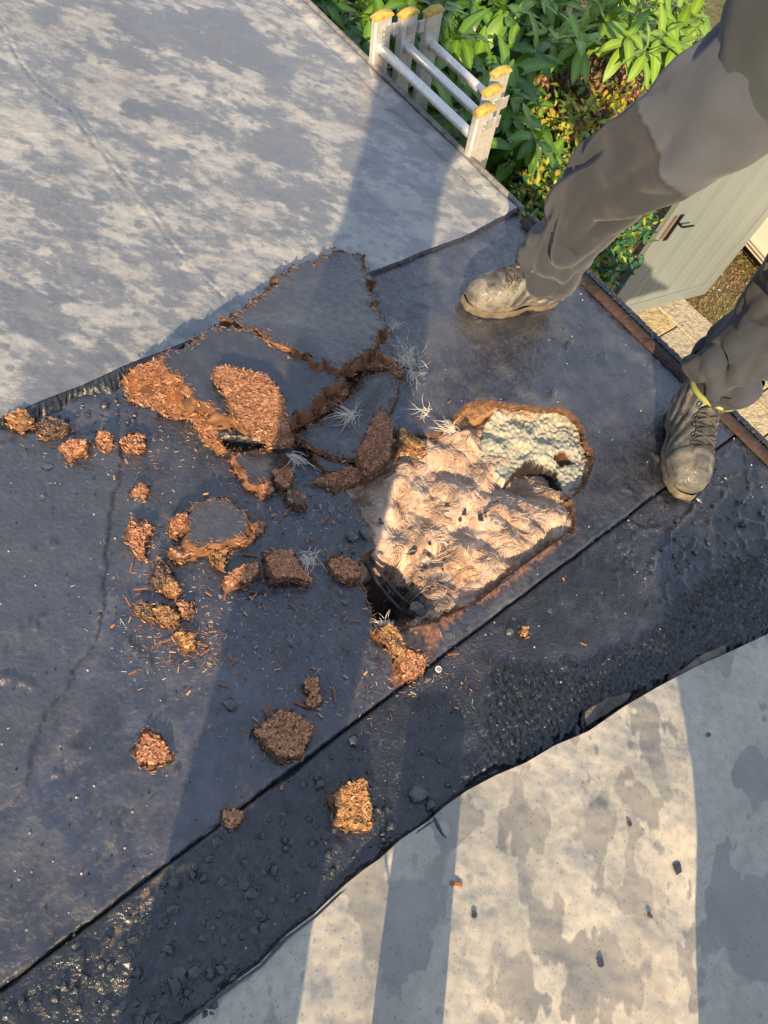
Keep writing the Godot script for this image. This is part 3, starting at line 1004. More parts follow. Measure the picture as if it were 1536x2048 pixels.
func board_piece(called: String, label: String, px: Array, thick := 0.019, shards := 45, jag := 0.006, ctop := Color(0.034, 0.034, 0.040), cside := Color(0.27, 0.115, 0.045), fibre_top := false, group := "broken pieces of felted fibreboard deck") -> Node3D:
	var top := px.map(func(p): return at(p[0], p[1], p[2]))
	var c := Vector3.ZERO
	for p in top: c += p / top.size()
	c.y = 0.0
	top = top.map(func(p): return p - c)
	var bt := MB.new()
	var bs := MB.new()
	var fz := MB.new()
	slab(bt, bs, top, thick, ctop, cside, jag, shards, 0.008, fz, fibre_top)
	if fibre_top: fuzz_face(fz, top, int(bt.v.size() * 9.0), 0.013, Color(0.25, 0.105, 0.055), Color(0.54, 0.27, 0.15))
	var o := thing(called, label, "broken board", c, group)
	part(o, "fibre_face" if fibre_top else "felt_face", bt.mesh(), M.fibre if fibre_top else M.felt)
	part(o, "fibre_core", bs.mesh(), M.fibre)
	if fz.v.size(): kind(part(o, "loose_fibres", fz.mesh(), M.fibre), "stuff")
	return o

func torn_boards() -> void:
	var edge := Color(0.25, 0.115, 0.052)
	board_piece("broken_board", "largest broken deck board, dark felt face up, its far end resting on the grey membrane",
		[[622, 526, 0.037], [660, 508, 0.038], [728, 504, 0.036], [731, 535, 0.040], [737, 577, 0.051], [752, 618, 0.063], [770, 649, 0.072], [757, 682, 0.083], [712, 716, 0.092], [684, 744, 0.102], [656, 731, 0.105], [600, 708, 0.101], [556, 688, 0.096], [510, 660, 0.086], [452, 640, 0.075], [495, 614, 0.067], [536, 586, 0.058], [556, 553, 0.047], [580, 536, 0.040]], 0.044, 75, 0.015)
	board_piece("broken_board", "broken deck board cracked off below the largest one, narrowing to a point towards the hole",
		[[322, 706, 0.088], [384, 688, 0.086], [442, 646, 0.084], [505, 668, 0.088], [556, 696, 0.090], [600, 716, 0.092], [654, 739, 0.092], [684, 752, 0.088], [640, 792, 0.080], [586, 836, 0.074], [560, 850, 0.076], [520, 840, 0.078], [470, 836, 0.080], [440, 828, 0.080], [395, 796, 0.082], [352, 748, 0.086]], 0.040, 75, 0.013)
	board_piece("broken_board", "fragment lying fibre side up on the cracked board, a coarse red-brown leaf-shaped face",
		[[430, 742, 0.108], [446, 732, 0.110], [500, 746, 0.112], [533, 752, 0.112], [556, 780, 0.110], [568, 806, 0.108], [572, 850, 0.098], [584, 880, 0.082], [560, 890, 0.080], [518, 872, 0.088], [480, 838, 0.096], [460, 800, 0.102], [440, 766, 0.106]], 0.014, 70, 0.006, Color(0.24, 0.085, 0.04), edge, true)
	board_piece("broken_board", "tilted orange-brown broken edge at the left end of the cracked board, below the membrane",
		[[246, 756, 0.036], [280, 734, 0.054], [318, 722, 0.076], [345, 748, 0.076], [392, 796, 0.054], [430, 828, 0.050], [440, 842, 0.038], [404, 838, 0.024], [372, 832, 0.016], [330, 822, 0.014], [290, 802, 0.012], [262, 790, 0.012]], 0.010, 60, 0.006, Color(0.30, 0.105, 0.035), edge, true)
	board_piece("broken_board", "narrow orange-brown strip of broken edge between the cracked board and the black curl",
		[[392, 832, .030], [428, 836, .036], [442, 858, .030], [436, 880, .020], [455, 905, .012], [440, 902, .010], [412, 876, .010], [388, 846, .012]], 0.010, 60, 0.005, Color(0.32, 0.12, 0.04), edge, true)
	board_piece("broken_board", "dark triangular fragment with an orange left edge, lying just under the black curl of felt",
		[[462, 908, .026], [515, 900, .030], [562, 906, .030], [560, 940, .026], [534, 960, .022], [514, 972, .020], [498, 962, .022], [480, 938, .024]], 0.022, 80, 0.009)
	board_piece("broken_board", "dark deck flap still hinged to the roof, its front edge lifted beside the hole",
		[[590, 872, .036], [630, 848, .034], [668, 822, .030], [700, 792, .024], [726, 752, .016], [770, 742, .012], [800, 760, .008], [792, 800, .010], [770, 840, .014], [736, 880, .024], [716, 912, .032], [690, 916, .034], [640, 900, .036]], 0.016, 40, 0.005)
	board_piece("broken_board", "brown ragged edge on the far side of the flap, under the tuft of wool",
		[[706, 722, .020], [740, 700, .030], [778, 716, .022], [806, 744, .010], [796, 752, .006], [764, 734, .008], [730, 738, .008]], 0.010, 80, 0.008, Color(0.19, 0.08, 0.035), edge, true)
	board_piece("broken_board", "brown shaded broken edge between the largest board and the flap",
		[[584, 868, .012], [590, 836, .034], [640, 798, .042], [686, 756, .050], [692, 784, .030], [660, 818, .018], [622, 848, .012]], 0.010, 80, 0.007, Color(0.17, 0.07, 0.028), edge, true)
	board_piece("broken_board", "clump of dark brown fibre at the broken tip of the flap beside the hole",
		[[746, 842, .022], [762, 820, .018], [780, 850, .016], [786, 884, .012], [770, 918, .016], [742, 944, .018], [722, 930, .026], [716, 908, .034], [730, 880, .030]], 0.018, 90, 0.009, Color(0.15, 0.065, 0.035), edge, true)
	board_piece("broken_board", "thin dark strip of board under the flap, reaching over the corner of the hole",
		[[624, 908, .016], [668, 918, .018], [700, 928, .016], [706, 950, .012], [676, 946, .010], [640, 930, .010]], 0.014, 60, 0.007)
	board_piece("broken_board", "orange fibre fringe hanging over the top left corner of the hole",
		[[632, 962, .010], [660, 950, .012], [700, 936, .016], [730, 944, .012], [716, 962, .006], [690, 968, .004], [664, 972, .006]], 0.012, 90, 0.009, Color(0.21, 0.085, 0.035), edge, true)
	board_piece("broken_board", "thick square offcut with a dark felt top, lying alone left of the hole",
		[[376, 1034, .034], [384, 1008, .034], [412, 998, .034], [446, 996, .034], [486, 1016, .034], [497, 1046, .036], [492, 1076, .036], [440, 1086, .034], [386, 1096, .034], [378, 1068, .034]], 0.032, 90, 0.009, Color(0.050, 0.046, 0.050))
	# curl of black felt between the fragments
	var cu := MB.new()
	var nu := 26
	var nv := 16
	var a := at(436, 868, 0.006)
	var e := at(528, 882, 0.006)
	for j in nv:
		var f := j / float(nv - 1)
		for i in nu:
			var t := lerpf(-0.5, 3.9, i / float(nu - 1))
			var r := (0.026 - 0.006 * f) * (1.0 + 0.12 * nz.get_noise_2d(f * 4.0, t))
			var ax := (e - a).normalized()
			var sd := ax.cross(Vector3.UP).normalized()
			cu.vert(a.lerp(e, f) + ax * 0.01 * nz.get_noise_2d(t * 2.0, j * 0.6) + sd * cos(t) * r * 1.05 + Vector3.UP * (r + sin(t) * r * 0.9) * 0.8, Vector3.UP, Color(0.014, 0.013, 0.013) * (1.0 + 0.5 * nz.get_noise_2d(f * 20.0, t * 6.0)))
	cu.sheet(nu, nv)
	solo("felt_curl", cu.mesh(), M.tar, "curled strip of black felt making a dark hollow under the broken boards", "felt scrap")

# ---------------------------------------------------------------- what lies in the hole
func wool_height(x: float, z: float) -> float:
	var w := Vector2(x, z)
	var h := -0.028 + 0.014 * nz2.get_noise_2d(x * 11.0, z * 11.0) + 0.007 * nz.get_noise_2d(x * 26.0, z * 26.0) + 0.004 * absf(nz2.get_noise_2d(x * 70.0, z * 70.0))
	for b in wool_bumps:
		var d: float = w.distance_squared_to(b[0]) / (b[1] * b[1])
		if d < 6.0: h += b[2] * exp(-d)
	return h

var wool_bumps := []

func hole_filling() -> void:
	for s in [[830, 890, .030, .028], [880, 900, .030, .020], [930, 880, .025, .022], [800, 960, .045, .018], [880, 1000, .05, .012], [950, 1000, .035, .020], [1000, 1070, .045, .018], [960, 1120, .05, .020], [1080, 1030, .03, .018], [900, 1150, .035, .010], [760, 1170, .05, -.085], [800, 1200, .045, -.085], [790, 1140, .028, -.04], [775, 1245, .02, .03], [1080, 900, .07, -.06], [1040, 960, .05, -.045], [720, 985, .02, -.02], [880, 1215, .03, .012], [1130, 870, .06, -.05], [1000, 860, .05, -.045], [950, 826, .028, -.03], [915, 842, .02, -.02], [1120, 950, .04, -.03]]:
		var p := at(s[0], s[1], -0.02)
		wool_bumps.append([Vector2(p.x, p.z), s[2], s[3]])
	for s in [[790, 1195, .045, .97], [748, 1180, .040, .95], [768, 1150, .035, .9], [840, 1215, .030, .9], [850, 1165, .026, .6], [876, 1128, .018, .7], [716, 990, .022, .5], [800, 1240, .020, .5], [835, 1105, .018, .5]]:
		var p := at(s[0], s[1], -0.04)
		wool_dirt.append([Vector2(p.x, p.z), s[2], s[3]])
	var o := thing("insulation", "peach mineral wool quilt bulging through the broken hole in the deck, matted and dirty", "insulation")
	var r := bounds(hole, 0.05)
	var b := MB.new()
	var step := 0.0045
	var nx := int(r.size.x / step)
	var nyy := int(r.size.y / step)
	for j in nyy:
		for i in nx:
			var x := r.position.x + i * step
			var z := r.position.y + j * step
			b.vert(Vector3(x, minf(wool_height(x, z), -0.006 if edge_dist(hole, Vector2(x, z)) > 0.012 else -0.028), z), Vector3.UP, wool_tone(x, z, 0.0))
	b.sheet(nx, nyy)
	part(o, "quilt", b.mesh(), M.wool)
	# drawn-out strands, combed in swirling locks
	var f := MB.new()
	for k in 1050:
		var q := r.position + Vector2(rng.randf(), rng.randf()) * r.size
		if edge_dist(hole, q) < 0.004: continue
		var ang := nz.get_noise_2d(q.x * 5.0 + 60.0, q.y * 5.0) * 8.0 + rng.randf_range(-0.6, 0.6)
		var curl := rng.randf_range(-0.55, 0.55)
		var ln := rng.randf_range(0.004, 0.010)
		var wide := rng.randf_range(0.004, 0.012)
		var rise := rng.randf_range(0.0, 0.006)
		var shade := rng.randf_range(-0.4, 0.9)
		for w in rng.randi_range(8, 22):
			var o2 := rng.randfn() * wide * 0.5
			var x := q.x - sin(ang) * o2 + rng.randfn() * 0.003
			var z := q.y + cos(ang) * o2 + rng.randfn() * 0.003
			var a := ang + rng.randfn() * 0.10
			var pts := []
			for s in 8:
				pts.append(Vector3(x, wool_height(x, z) + 0.0006 + rise * sin(PI * s / 7.0) * rng.randf_range(0.6, 1.1), z))
				x += cos(a) * ln
				z += sin(a) * ln
				a += curl + rng.randf_range(-0.08, 0.08)
				if edge_dist(hole, Vector2(x, z)) < 0.003: break
			if pts.size() < 3: continue
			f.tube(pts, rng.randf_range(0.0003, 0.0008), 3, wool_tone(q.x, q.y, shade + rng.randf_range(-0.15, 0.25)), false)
	# loose wisps that stand clear of the quilt
	for k in 420:
		var q := r.position + Vector2(rng.randf(), rng.randf()) * r.size
		if edge_dist(hole, q) < 0.008: continue
		var a := rng.randf() * TAU
		var curl := rng.randf_range(-0.5, 0.5)
		var rise := rng.randf_range(0.003, 0.014)
		var pts := []
		for s in 10:
			pts.append(Vector3(q.x, wool_height(q.x, q.y) + rise * sin(PI * s / 9.0), q.y))
			q += Vector2.from_angle(a) * rng.randf_range(0.003, 0.007)
			a += curl + rng.randf_range(-0.3, 0.3)
			if edge_dist(hole, q) < 0.003: break
		if pts.size() > 3: f.tube(pts, rng.randf_range(0.00025, 0.0005), 3, Color(0.80, 0.66, 0.54).lerp(Color(0.88, 0.80, 0.72), rng.randf()), false)
	kind(part(o, "wool_strands", f.mesh(), M.wool), "stuff")
	# bits of black felt dropped on the quilt
	for k in 26:
		var px := [[905, 1010], [935, 1030], [840, 1160], [870, 1170], [890, 1178], [850, 1175], [990, 1000], [760, 1030], [950, 1020], [870, 1110], [880, 1115], [855, 1098], [826, 1120], [838, 1145], [845, 1190], [870, 1130]]
		var s = px[k % px.size()]
		var p := at(s[0] + rng.randf_range(-24, 24), s[1] + rng.randf_range(-20, 20), -0.02)
		if edge_dist(hole, Vector2(p.x, p.z)) < 0.012: continue
		var fl := MB.new()
		flake(fl, rng.randf_range(0.003, 0.010 if k % 4 else 0.014), Color(0.018, 0.017, 0.016))
		var fo := part(o, "felt_flake", fl.mesh(), M.tar)
		fo.position = Vector3(p.x, wool_height(p.x, p.z) + 0.004, p.z)
		fo.rotation = Vector3(rng.randf_range(-0.5, 0.5), rng.randf() * TAU, rng.randf_range(-0.5, 0.5))
	# expanding foam, lumpy, at the far side
	var fo2 := MB.new()
	var foam := plan([[985, 806], [1030, 806], [1080, 812], [1125, 812], [1160, 838], [1176, 880], [1186, 912], [1172, 968], [1140, 1000], [1104, 1000], [1084, 975], [1060, 960], [1030, 968], [1000, 962], [975, 930], [958, 900], [966, 850]], -0.02)
	var fr := bounds(foam, 0.01)
	nx = int(fr.size.x / 0.0032)
	nyy = int(fr.size.y / 0.0032)
	var pit := plan([[1014, 966], [1034, 944], [1056, 926], [1085, 932], [1112, 946], [1118, 980], [1088, 998], [1050, 994], [1026, 984]], -0.03)
	var pit2 := plan([[1112, 905], [1124, 895], [1142, 906], [1150, 922], [1130, 926], [1116, 918]], -0.02)
	for j in nyy:
		for i in nx:
			var x := fr.position.x + i * 0.0032
			var z := fr.position.y + j * 0.0032
			var q := Vector2(x, z)
			var d := edge_dist(foam, q) + 0.008 * nz.get_noise_2d(x * 30.0, z * 30.0)
			var c1 := cell.get_noise_2d(x * 95.0, z * 95.0)
			var c2 := cell.get_noise_2d(x * 170.0 + 7.0, z * 170.0)
			var n := nz.get_noise_2d(x * 14.0, z * 14.0)
			var h := -0.024 - 0.0065 * c1 - 0.0035 * c2 + 0.014 * n - 0.05 * (1.0 - smooth(-0.006, 0.010, d)) - 0.012
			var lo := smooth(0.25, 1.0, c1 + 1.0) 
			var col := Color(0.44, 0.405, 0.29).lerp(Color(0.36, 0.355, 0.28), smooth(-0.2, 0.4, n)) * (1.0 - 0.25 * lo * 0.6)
			col = col.lerp(Color(0.50, 0.475, 0.41), smooth(0.30, 0.1, c1 + 1.0))
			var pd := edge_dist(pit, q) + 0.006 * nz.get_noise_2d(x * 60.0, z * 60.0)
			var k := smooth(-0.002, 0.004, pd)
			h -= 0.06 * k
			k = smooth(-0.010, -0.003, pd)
			col = col.lerp(Color(0.012, 0.011, 0.010), k)  # shade of the pit painted into the foam colour
			k = smooth(-0.003, 0.003, edge_dist(pit2, q) + 0.005 * nz2.get_noise_2d(x * 90.0, z * 90.0))
			col = col.lerp(Color(0.085, 0.030, 0.012), k)
			h -= 0.010 * k
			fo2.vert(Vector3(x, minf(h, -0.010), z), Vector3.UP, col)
	fo2.sheet(nx, nyy)
	solo("expanding_foam", fo2.mesh(), M.foam, "lumpy grey-green expanding foam filling the rounded far end of the hole", "foam")
	# short timber packing seen at the far lip
	var nb := MB.new()
	var ta := at(905, 850, -0.03)
	var tb := at(1002, 800, -0.03)
	var dir := (tb - ta).normalized()
	nb.box(Transform3D(Basis(dir, Vector3.UP, dir.cross(Vector3.UP)), (ta + tb) * 0.5 + Vector3(0, -0.014, 0)), Vector3(0.22, 0.05, 0.042), Color(0.46, 0.24, 0.10), 0.003)
	solo("timber_noggin", nb.mesh(), M.wood, "short orange-brown timber showing at the far lip of the hole beside the foam", "timber")
	# two black cables and a scrap of felt at their end
	for s in [[0.0, "black electric cable nearer the middle of the hole, one of a pair"], [1.0, "black electric cable nearer the left edge of the hole, one of a pair"]]:
		var b2 := MB.new()
		var l := []
		var off: float = -13.0 * s[0]
		for p in [[728 + off, 1096, -.020], [745 + off, 1120, -.026], [762 + off, 1146, -.030], [784 + off * 1.2, 1176, -.034], [806 + off * 1.4, 1198, -.040], [828 + off * 1.6, 1216, -.048], [846 + off, 1230, -.06]]:
			l.append(at(p[0], p[1] - off * 0.6, p[2]))
		b2.tube(smooth_line(l, 24), 0.0042, 8, Color(0.022, 0.023, 0.027))
		solo("cable", b2.mesh(), M.cable, s[1], "cable", Vector3.ZERO, "black cables in the hole")
	var fb := MB.new()
	flake(fb, 0.020, Color(0.008, 0.008, 0.010))
	var sc := solo("felt_scrap", fb.mesh(), M.tar, "flat black scrap of felt at the lower end of the cables", "felt scrap")
	sc.position = at(836, 1216, -0.022)
	sc.rotation = Vector3(0.25, 0.6, -0.2)

func smooth_line(l: Array, k: int) -> Array:
	var c := Curve3D.new()
	for i in l.size():
		var t: Vector3 = (l[mini(i + 1, l.size() - 1)] - l[maxi(i - 1, 0)]) * 0.17
		c.add_point(l[i], -t, t)
	var out := []
	for i in k: out.append(c.sample_baked(c.get_baked_length() * i / (k - 1.0), true))
	return out

func wool_tone(x: float, z: float, light: float) -> Color:
	var n := nz.get_noise_2d(x * 6.0 + 12.0, z * 6.0)
	var n2 := nz.get_noise_2d(x * 20.0, z * 20.0 + 4.0)
	var c := Color(0.66, 0.42, 0.265).lerp(Color(0.74, 0.56, 0.43), clampf(0.5 + n, 0.0, 1.0))
	c = c.lerp(Color(0.50, 0.27, 0.13), smooth(0.12, 0.45, n2) * 0.6)
	c = c.lerp(Color(0.78, 0.66, 0.54), clampf(light, 0.0, 1.0))
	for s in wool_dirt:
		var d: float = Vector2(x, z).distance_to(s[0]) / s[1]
		if d < 1.4: c = c.lerp(Color(0.05, 0.035, 0.025), (1.0 - smooth(0.4, 1.3, d + n2 * 0.8)) * s[2])  # dirt, and the dark of the void painted into the wool
	return c

var wool_dirt := []  # dark spots: some dirt, mostly painted shade of the hollow

func flake(b: MB, r: float, col: Color) -> void:   # a thin angular scrap
	var k := rng.randi_range(5, 7)
	var top := []
	for i in k:
		var a := TAU * i / k + rng.randf_range(-0.3, 0.3)
		top.append(Vector3(cos(a) * r * rng.randf_range(0.6, 1.1), rng.randf_range(0, 0.0015), sin(a) * r * rng.randf_range(0.5, 0.9)))
	var t := 0.0016
	for i in k:
		var p: Vector3 = top[i]
		var q: Vector3 = top[(i + 1) % k]
		b.tri(Vector3(0, 0.001, 0), q, p, col)
		b.quad(p, q, q - Vector3(0, t, 0), p - Vector3(0, t, 0), col)
		b.tri(Vector3(0, -t, 0), p - Vector3(0, t, 0), q - Vector3(0, t, 0), col)
# ---------------------------------------------------------------- loose debris
func blob(b: MB, s: Vector3, col_a: Color, col_b: Color, rough: float, seed_off: float, nu := 16, nv := 10, freq := 2.2) -> void:
	var base := b.v.size()
	for j in nv:
		var ph := PI * j / (nv - 1.0)
		for i in nu:
			var th := TAU * i / nu
			var d := Vector3(sin(ph) * cos(th), cos(ph), sin(ph) * sin(th))
			var r := 1.0 + rough * nz.get_noise_3d(d.x * freq + seed_off, d.y * freq, d.z * freq) * 1.6
			var t := clampf(0.5 + 0.9 * nz2.get_noise_3d(d.x * 5.0, d.y * 5.0 + seed_off, d.z * 5.0), 0, 1)
			b.vert(d * r * s, d, col_a.lerp(col_b, t))
	b.sheet(nu, nv, true)
	base = base

func fibre_chunk(called: String, label: String, px: float, py: float, w: float, h: float, tall: float, tone := 0, turn := 0.0, dens := 1.0, group := "") -> void:
	# an angular broken piece of fibreboard, w by h metres, matted with splinters
	var pal = [[Color(0.34, 0.140, 0.070), Color(0.66, 0.33, 0.18)], [Color(0.12, 0.08, 0.06), Color(0.32, 0.19, 0.125)], [Color(0.34, 0.155, 0.062), Color(0.64, 0.36, 0.15)]][tone]
	var off := Vector3(rng.randf() * 40.0, 0, rng.randf() * 40.0)
	var n := rng.randi_range(6, 8)
	var tilt := Vector2.from_angle(rng.randf() * TAU) * rng.randf_range(0.1, 0.35)
	var top := []
	for i in n:
		var a := TAU * (i + rng.randf_range(-0.3, 0.3)) / n
		var r := rng.randf_range(0.58, 1.22)
		var q := Vector2(cos(a), sin(a)) * r
		top.append(off + Vector3(q.x * w * 0.5, maxf(0.004, tall * (0.72 + q.dot(tilt) + rng.randf_range(-0.16, 0.16))), q.y * h * 0.5))
	var b := MB.new()
	var bs := MB.new()
	var fz := MB.new()
	var jag := minf(0.006, w * 0.10)
	slab(b, bs, top, tall * 0.85, pal[0] * 0.8, pal[0] * 0.62, jag, 110, 0.006, fz, true)
	fuzz_face(fz, top, clampi(int(w * h * 105000.0 * dens), 36, 1000), 0.0072, pal[0], pal[1], 0.001, 1.22)
	join(b, bs)
	join(b, fz)
	for i in b.v.size(): b.v[i] -= off
	var p := at(px, py, tall * 0.4)
	p.y = 0.001 if px < 1500.0 else 0.0
	var o := solo(called, b.mesh(), M.fibre, label, "board fragment", p, group)
	o.rotation.y = turn

func rock(b: MB, s: Vector3, col: Color) -> void:   # an angular crumb, flat faced
	var g := 1.618
	var p := []
	for q in [[-1, g, 0], [1, g, 0], [-1, -g, 0], [1, -g, 0], [0, -1, g], [0, 1, g], [0, -1, -g], [0, 1, -g], [g, 0, -1], [g, 0, 1], [-g, 0, -1], [-g, 0, 1]]:
		p.append(Vector3(q[0], q[1], q[2]).normalized() * rng.randf_range(0.65, 1.15) * s)
	for f in [[0, 11, 5], [0, 5, 1], [0, 1, 7], [0, 7, 10], [0, 10, 11], [1, 5, 9], [5, 11, 4], [11, 10, 2], [10, 7, 6], [7, 1, 8], [3, 9, 4], [3, 4, 2], [3, 2, 6], [3, 6, 8], [3, 8, 9], [4, 9, 5], [2, 4, 11], [6, 2, 10], [8, 6, 7], [9, 8, 1]]:
		b.tri(p[f[0]], p[f[2]], p[f[1]], col * rng.randf_range(0.6, 1.5))

func scatter_spot() -> Vector2:   # where crumbs lie, thickest below the broken boards
	var g := rng.randi_range(0, 9)
	var s = [[400, 1180, 190, 120], [330, 1240, 90, 80], [540, 1010, 110, 70], [620, 1200, 130, 110], [380, 1300, 100, 60], [600, 1350, 170, 120], [300, 900, 220, 60], [660, 1050, 100, 100], [850, 1350, 160, 80], [620, 800, 200, 120]][g]
	var w := at(s[0] + rng.randfn() * s[2] * 0.6, s[1] + rng.randfn() * s[3] * 0.6)
	return Vector2(w.x, w.z)

func on_deck(q: Vector2) -> bool:
	return q.x > -1.0 and q.x < 0.2 and q.y > -1.8 and q.y < 0.28 and not Geometry2D.is_point_in_polygon(q, hole)

func debris() -> void:
	var gr := "loose lumps of broken fibreboard on the deck"
	for c in [
		[40, 843, .062, .046, .026, 2, 0.3, "orange lump of fibre nearest the left edge of the photograph, under the membrane edge"],
		[105, 857, .056, .058, .022, 1, 0.0, "round dark brown lump of fibre between two orange ones under the membrane edge"],
		[148, 902, .050, .058, .030, 0, 0.6, "ragged red-brown lump of fibre just below the round dark one"],
		[213, 886, .038, .034, .020, 0, 0.2, "small red-brown lump, left one of a pair below the tilted orange board edge"],
		[270, 888, .048, .038, .020, 0, 1.0, "small red-brown lump, right one of a pair below the tilted orange board edge"],
		[566, 958, .040, .060, .026, 0, 0.4, "brown lump touching the tip of the dark triangular fragment, under a white tuft"],
		[592, 998, .052, .050, .022, 1, 0.2, "dark brown lump lying clear below the dark triangular fragment"],
		[530, 982, .030, .046, .020, 0, 0.0, "small orange-brown lump at the lower point of the dark triangular fragment"],
		[438, 1100, .085, .036, .024, 2, -0.5, "bright orange shavings heaped along the near edge of the square offcut"],
		[365, 1050, .036, .060, .028, 0, 0.2, "shaggy brown shavings against the left side of the square offcut"],
		[503, 1066, .028, .070, .024, 0, 0.0, "shaggy brown shavings against the right side of the square offcut"],
		[276, 1082, .062, .030, .020, 0, -0.3, "flat brown flake left of the square offcut, lower of two"],
		[282, 1054, .052, .022, .016, 0, 0.3, "flat brown flake left of the square offcut, upper of two"],
		[368, 1108, .055, .030, .018, 0, 0.9, "crumbled brown fibre at the lower left corner of the square offcut"],
		[326, 1155, .072, .032, .020, 1, -0.4, "dark flat splinter of board resting on a yellowish flake"],
		[338, 1174, .052, .026, .018, 2, 0.4, "yellowish orange flake under the dark flat splinter"],
		[484, 1153, .046, .070, .030, 0, 0.1, "egg-shaped red-brown lump left of the large wool-edged one"],
		[568, 1138, .104, .080, .036, 0, 0.5, "large triangular red-brown lump with pale wool along its right edge"],
		[291, 1221, .042, .026, .016, 1, 0.0, "small dark flake at the left of a row of orange crumbs"],
		[328, 1228, .060, .034, .018, 2, 0.6, "orange crumbling flake in the middle of a row of crumbs"],
		[371, 1217, .034, .026, .014, 0, 0.0, "small brown flake at the right of a row of orange crumbs"],
		[374, 1284, .044, .030, .014, 2, 0.0, "loose heap of yellow-orange shavings below the row of crumbs"],
		[572, 1464, .092, .088, .026, 0, 0.0, "big round red-brown lump of splinters alone on the deck near the board joint"],
		[304, 1506, .060, .058, .010, 0, 0.0, "thin brown scatter of fibre alone on the lower left of the deck"],
		[623, 1376, .030, .030, .016, 0, 0.0, "small red-brown crumb, upper of a touching pair above the big round lump"],
		[624, 1398, .028, .028, .016, 0, 0.0, "small red-brown crumb, lower of a touching pair above the big round lump"],
		[702, 1616, .084, .074, .042, 2, 0.3, "orange lump of fibre stuck in the wet bitumen beyond the board joint"],
		[464, 1640, .034, .034, .014, 0, 0.0, "small brown crumb beside the joint above the bitumen strip"],
		[690, 1136, .066, .050, .016, 0, 0.2, "brown crust of fibre at the left lip of the hole by the cables"],
		[790, 1282, .094, .040, .028, 2, -0.2, "bright rust-orange broken fibre at the near corner of the hole"],
		[825, 1330, .070, .060, .012, 0, 0.3, "thin rust-brown crust of fibre below the near corner of the hole"],
		[1046, 1265, .016, .018, .010, 2, 0.0, "tiny orange crumb on the outer board right of the joint"],
		[280, 985, .040, .030, .014, 0, 0.0, "small brown crumb above the flat flakes left of the square offcut"],
		[820, 884, .090, .050, .034, 2, 0.2, "orange frayed fibre with a dark hollow on the far left rim of the hole"],
	]:
		fibre_chunk("fibre_lump", c[7], c[0], c[1], c[2], c[3], c[4], c[5], c[6], 1.0, gr)
	# wool tufts pulled out of the hole
	for t in [[700, 845, 46, 22, 0.035, "feathery white tuft of wool standing on the dark flap", 60], [822, 728, 60, 40, 0.055, "spiky cream tuft of wool on the deck right of the largest board", 110], [820, 745, 20, 30, 0.03, "dirty cream clot of wool hanging below the spiky tuft", 50], [578, 926, 34, 22, 0.03, "small white tuft of wool on the brown lump beside the dark triangular fragment", 46], [612, 1112, 34, 30, 0.03, "pale wool strands along the edge of the large triangular lump", 70], [790, 650, 40, 30, 0.012, "smear of white wool pressed on the deck beside the largest board", 60], [856, 826, 16, 36, 0.03, "thin curl of cream wool on the deck at the far lip of the hole", 20], [396, 824, 12, 20, 0.03, "wisp of cream wool caught on the orange strip of broken edge", 24], [778, 1246, 40, 16, 0.02, "dirty cream wool strands in the near corner of the hole by the cables", 60], [905, 860, 30, 22, 0.03, "fluffy cream wool pulled up over the far lip of the hole by the timber", 70]]:
		var b := MB.new()
		var c := at(t[0], t[1], 0.0)
		var main := rng.randf() * TAU
		for k in int(t[6] * 0.75):
			var px: float = rng.randfn() * t[2] * 0.16
			var py: float = rng.randfn() * t[3] * 0.16
			var p := at(t[0] + px, t[1] + py, 0.012) - c
			var pts := []
			var d = Vector3(cos(main + rng.randfn() * 0.4), rng.randf_range(0.02, 0.35), sin(main + rng.randfn() * 0.4)) * t[4] * 0.15
			for s in 6:
				pts.append(p)
				p += d * rng.randf_range(0.6, 1.3)
				d += Vector3(rng.randfn(), rng.randfn() - 0.3, rng.randfn()) * t[4] * 0.10
				p.y = maxf(p.y, 0.003)
			b.tube(pts, [0.0004, 0.0006, 0.0006, 0.0005, 0.0004, 0.0002], 4, Color(0.78, 0.67, 0.53).lerp(Color(0.90, 0.85, 0.77), rng.randf()), false)
		var lift := 0.0
		if t[0] < 620 and t[1] < 1000 or t[0] == 700: lift = 0.03
		solo("wool_tuft", b.mesh(), M.wool, t[5], "wool tuft", c + Vector3.UP * lift, "tufts of wool pulled from the hole")
	# splinters one can pick out
	var proto := []
	for k in 6:
		var b := MB.new()
		b.box(Transform3D(), Vector3([0.014, 0.020, 0.010, 0.026, 0.012, 0.008][k], 0.0016, [0.003, 0.0028, 0.0035, 0.0034, 0.002, 0.004][k]), Color([0.36, 0.30, 0.50, 0.30, 0.52, 0.42][k], [0.15, 0.115, 0.30, 0.11, 0.34, 0.19][k], [0.06, 0.05, 0.13, 0.05, 0.17, 0.08][k]), 0.0005)
		proto.append(b.mesh())
	var spots := [[425, 1265], [362, 1262], [330, 1145], [282, 1180], [260, 1241], [440, 1195], [417, 1190], [450, 1193], [502, 1198], [402, 1290], [346, 1280], [530, 1192], [690, 1240], [710, 1243], [545, 1100], [500, 1112], [555, 1340], [626, 1338], [460, 1316], [466, 1328], [640, 1432], [600, 1410], [510, 1440], [418, 1455], [265, 1347], [448, 1372], [377, 1387], [905, 1310], [880, 1270], [1125, 1160], [1165, 1290], [1040, 1500], [690, 1355], [668, 1392], [540, 1020], [570, 1030], [530, 1060], [620, 1080], [640, 1015], [650, 1042]]
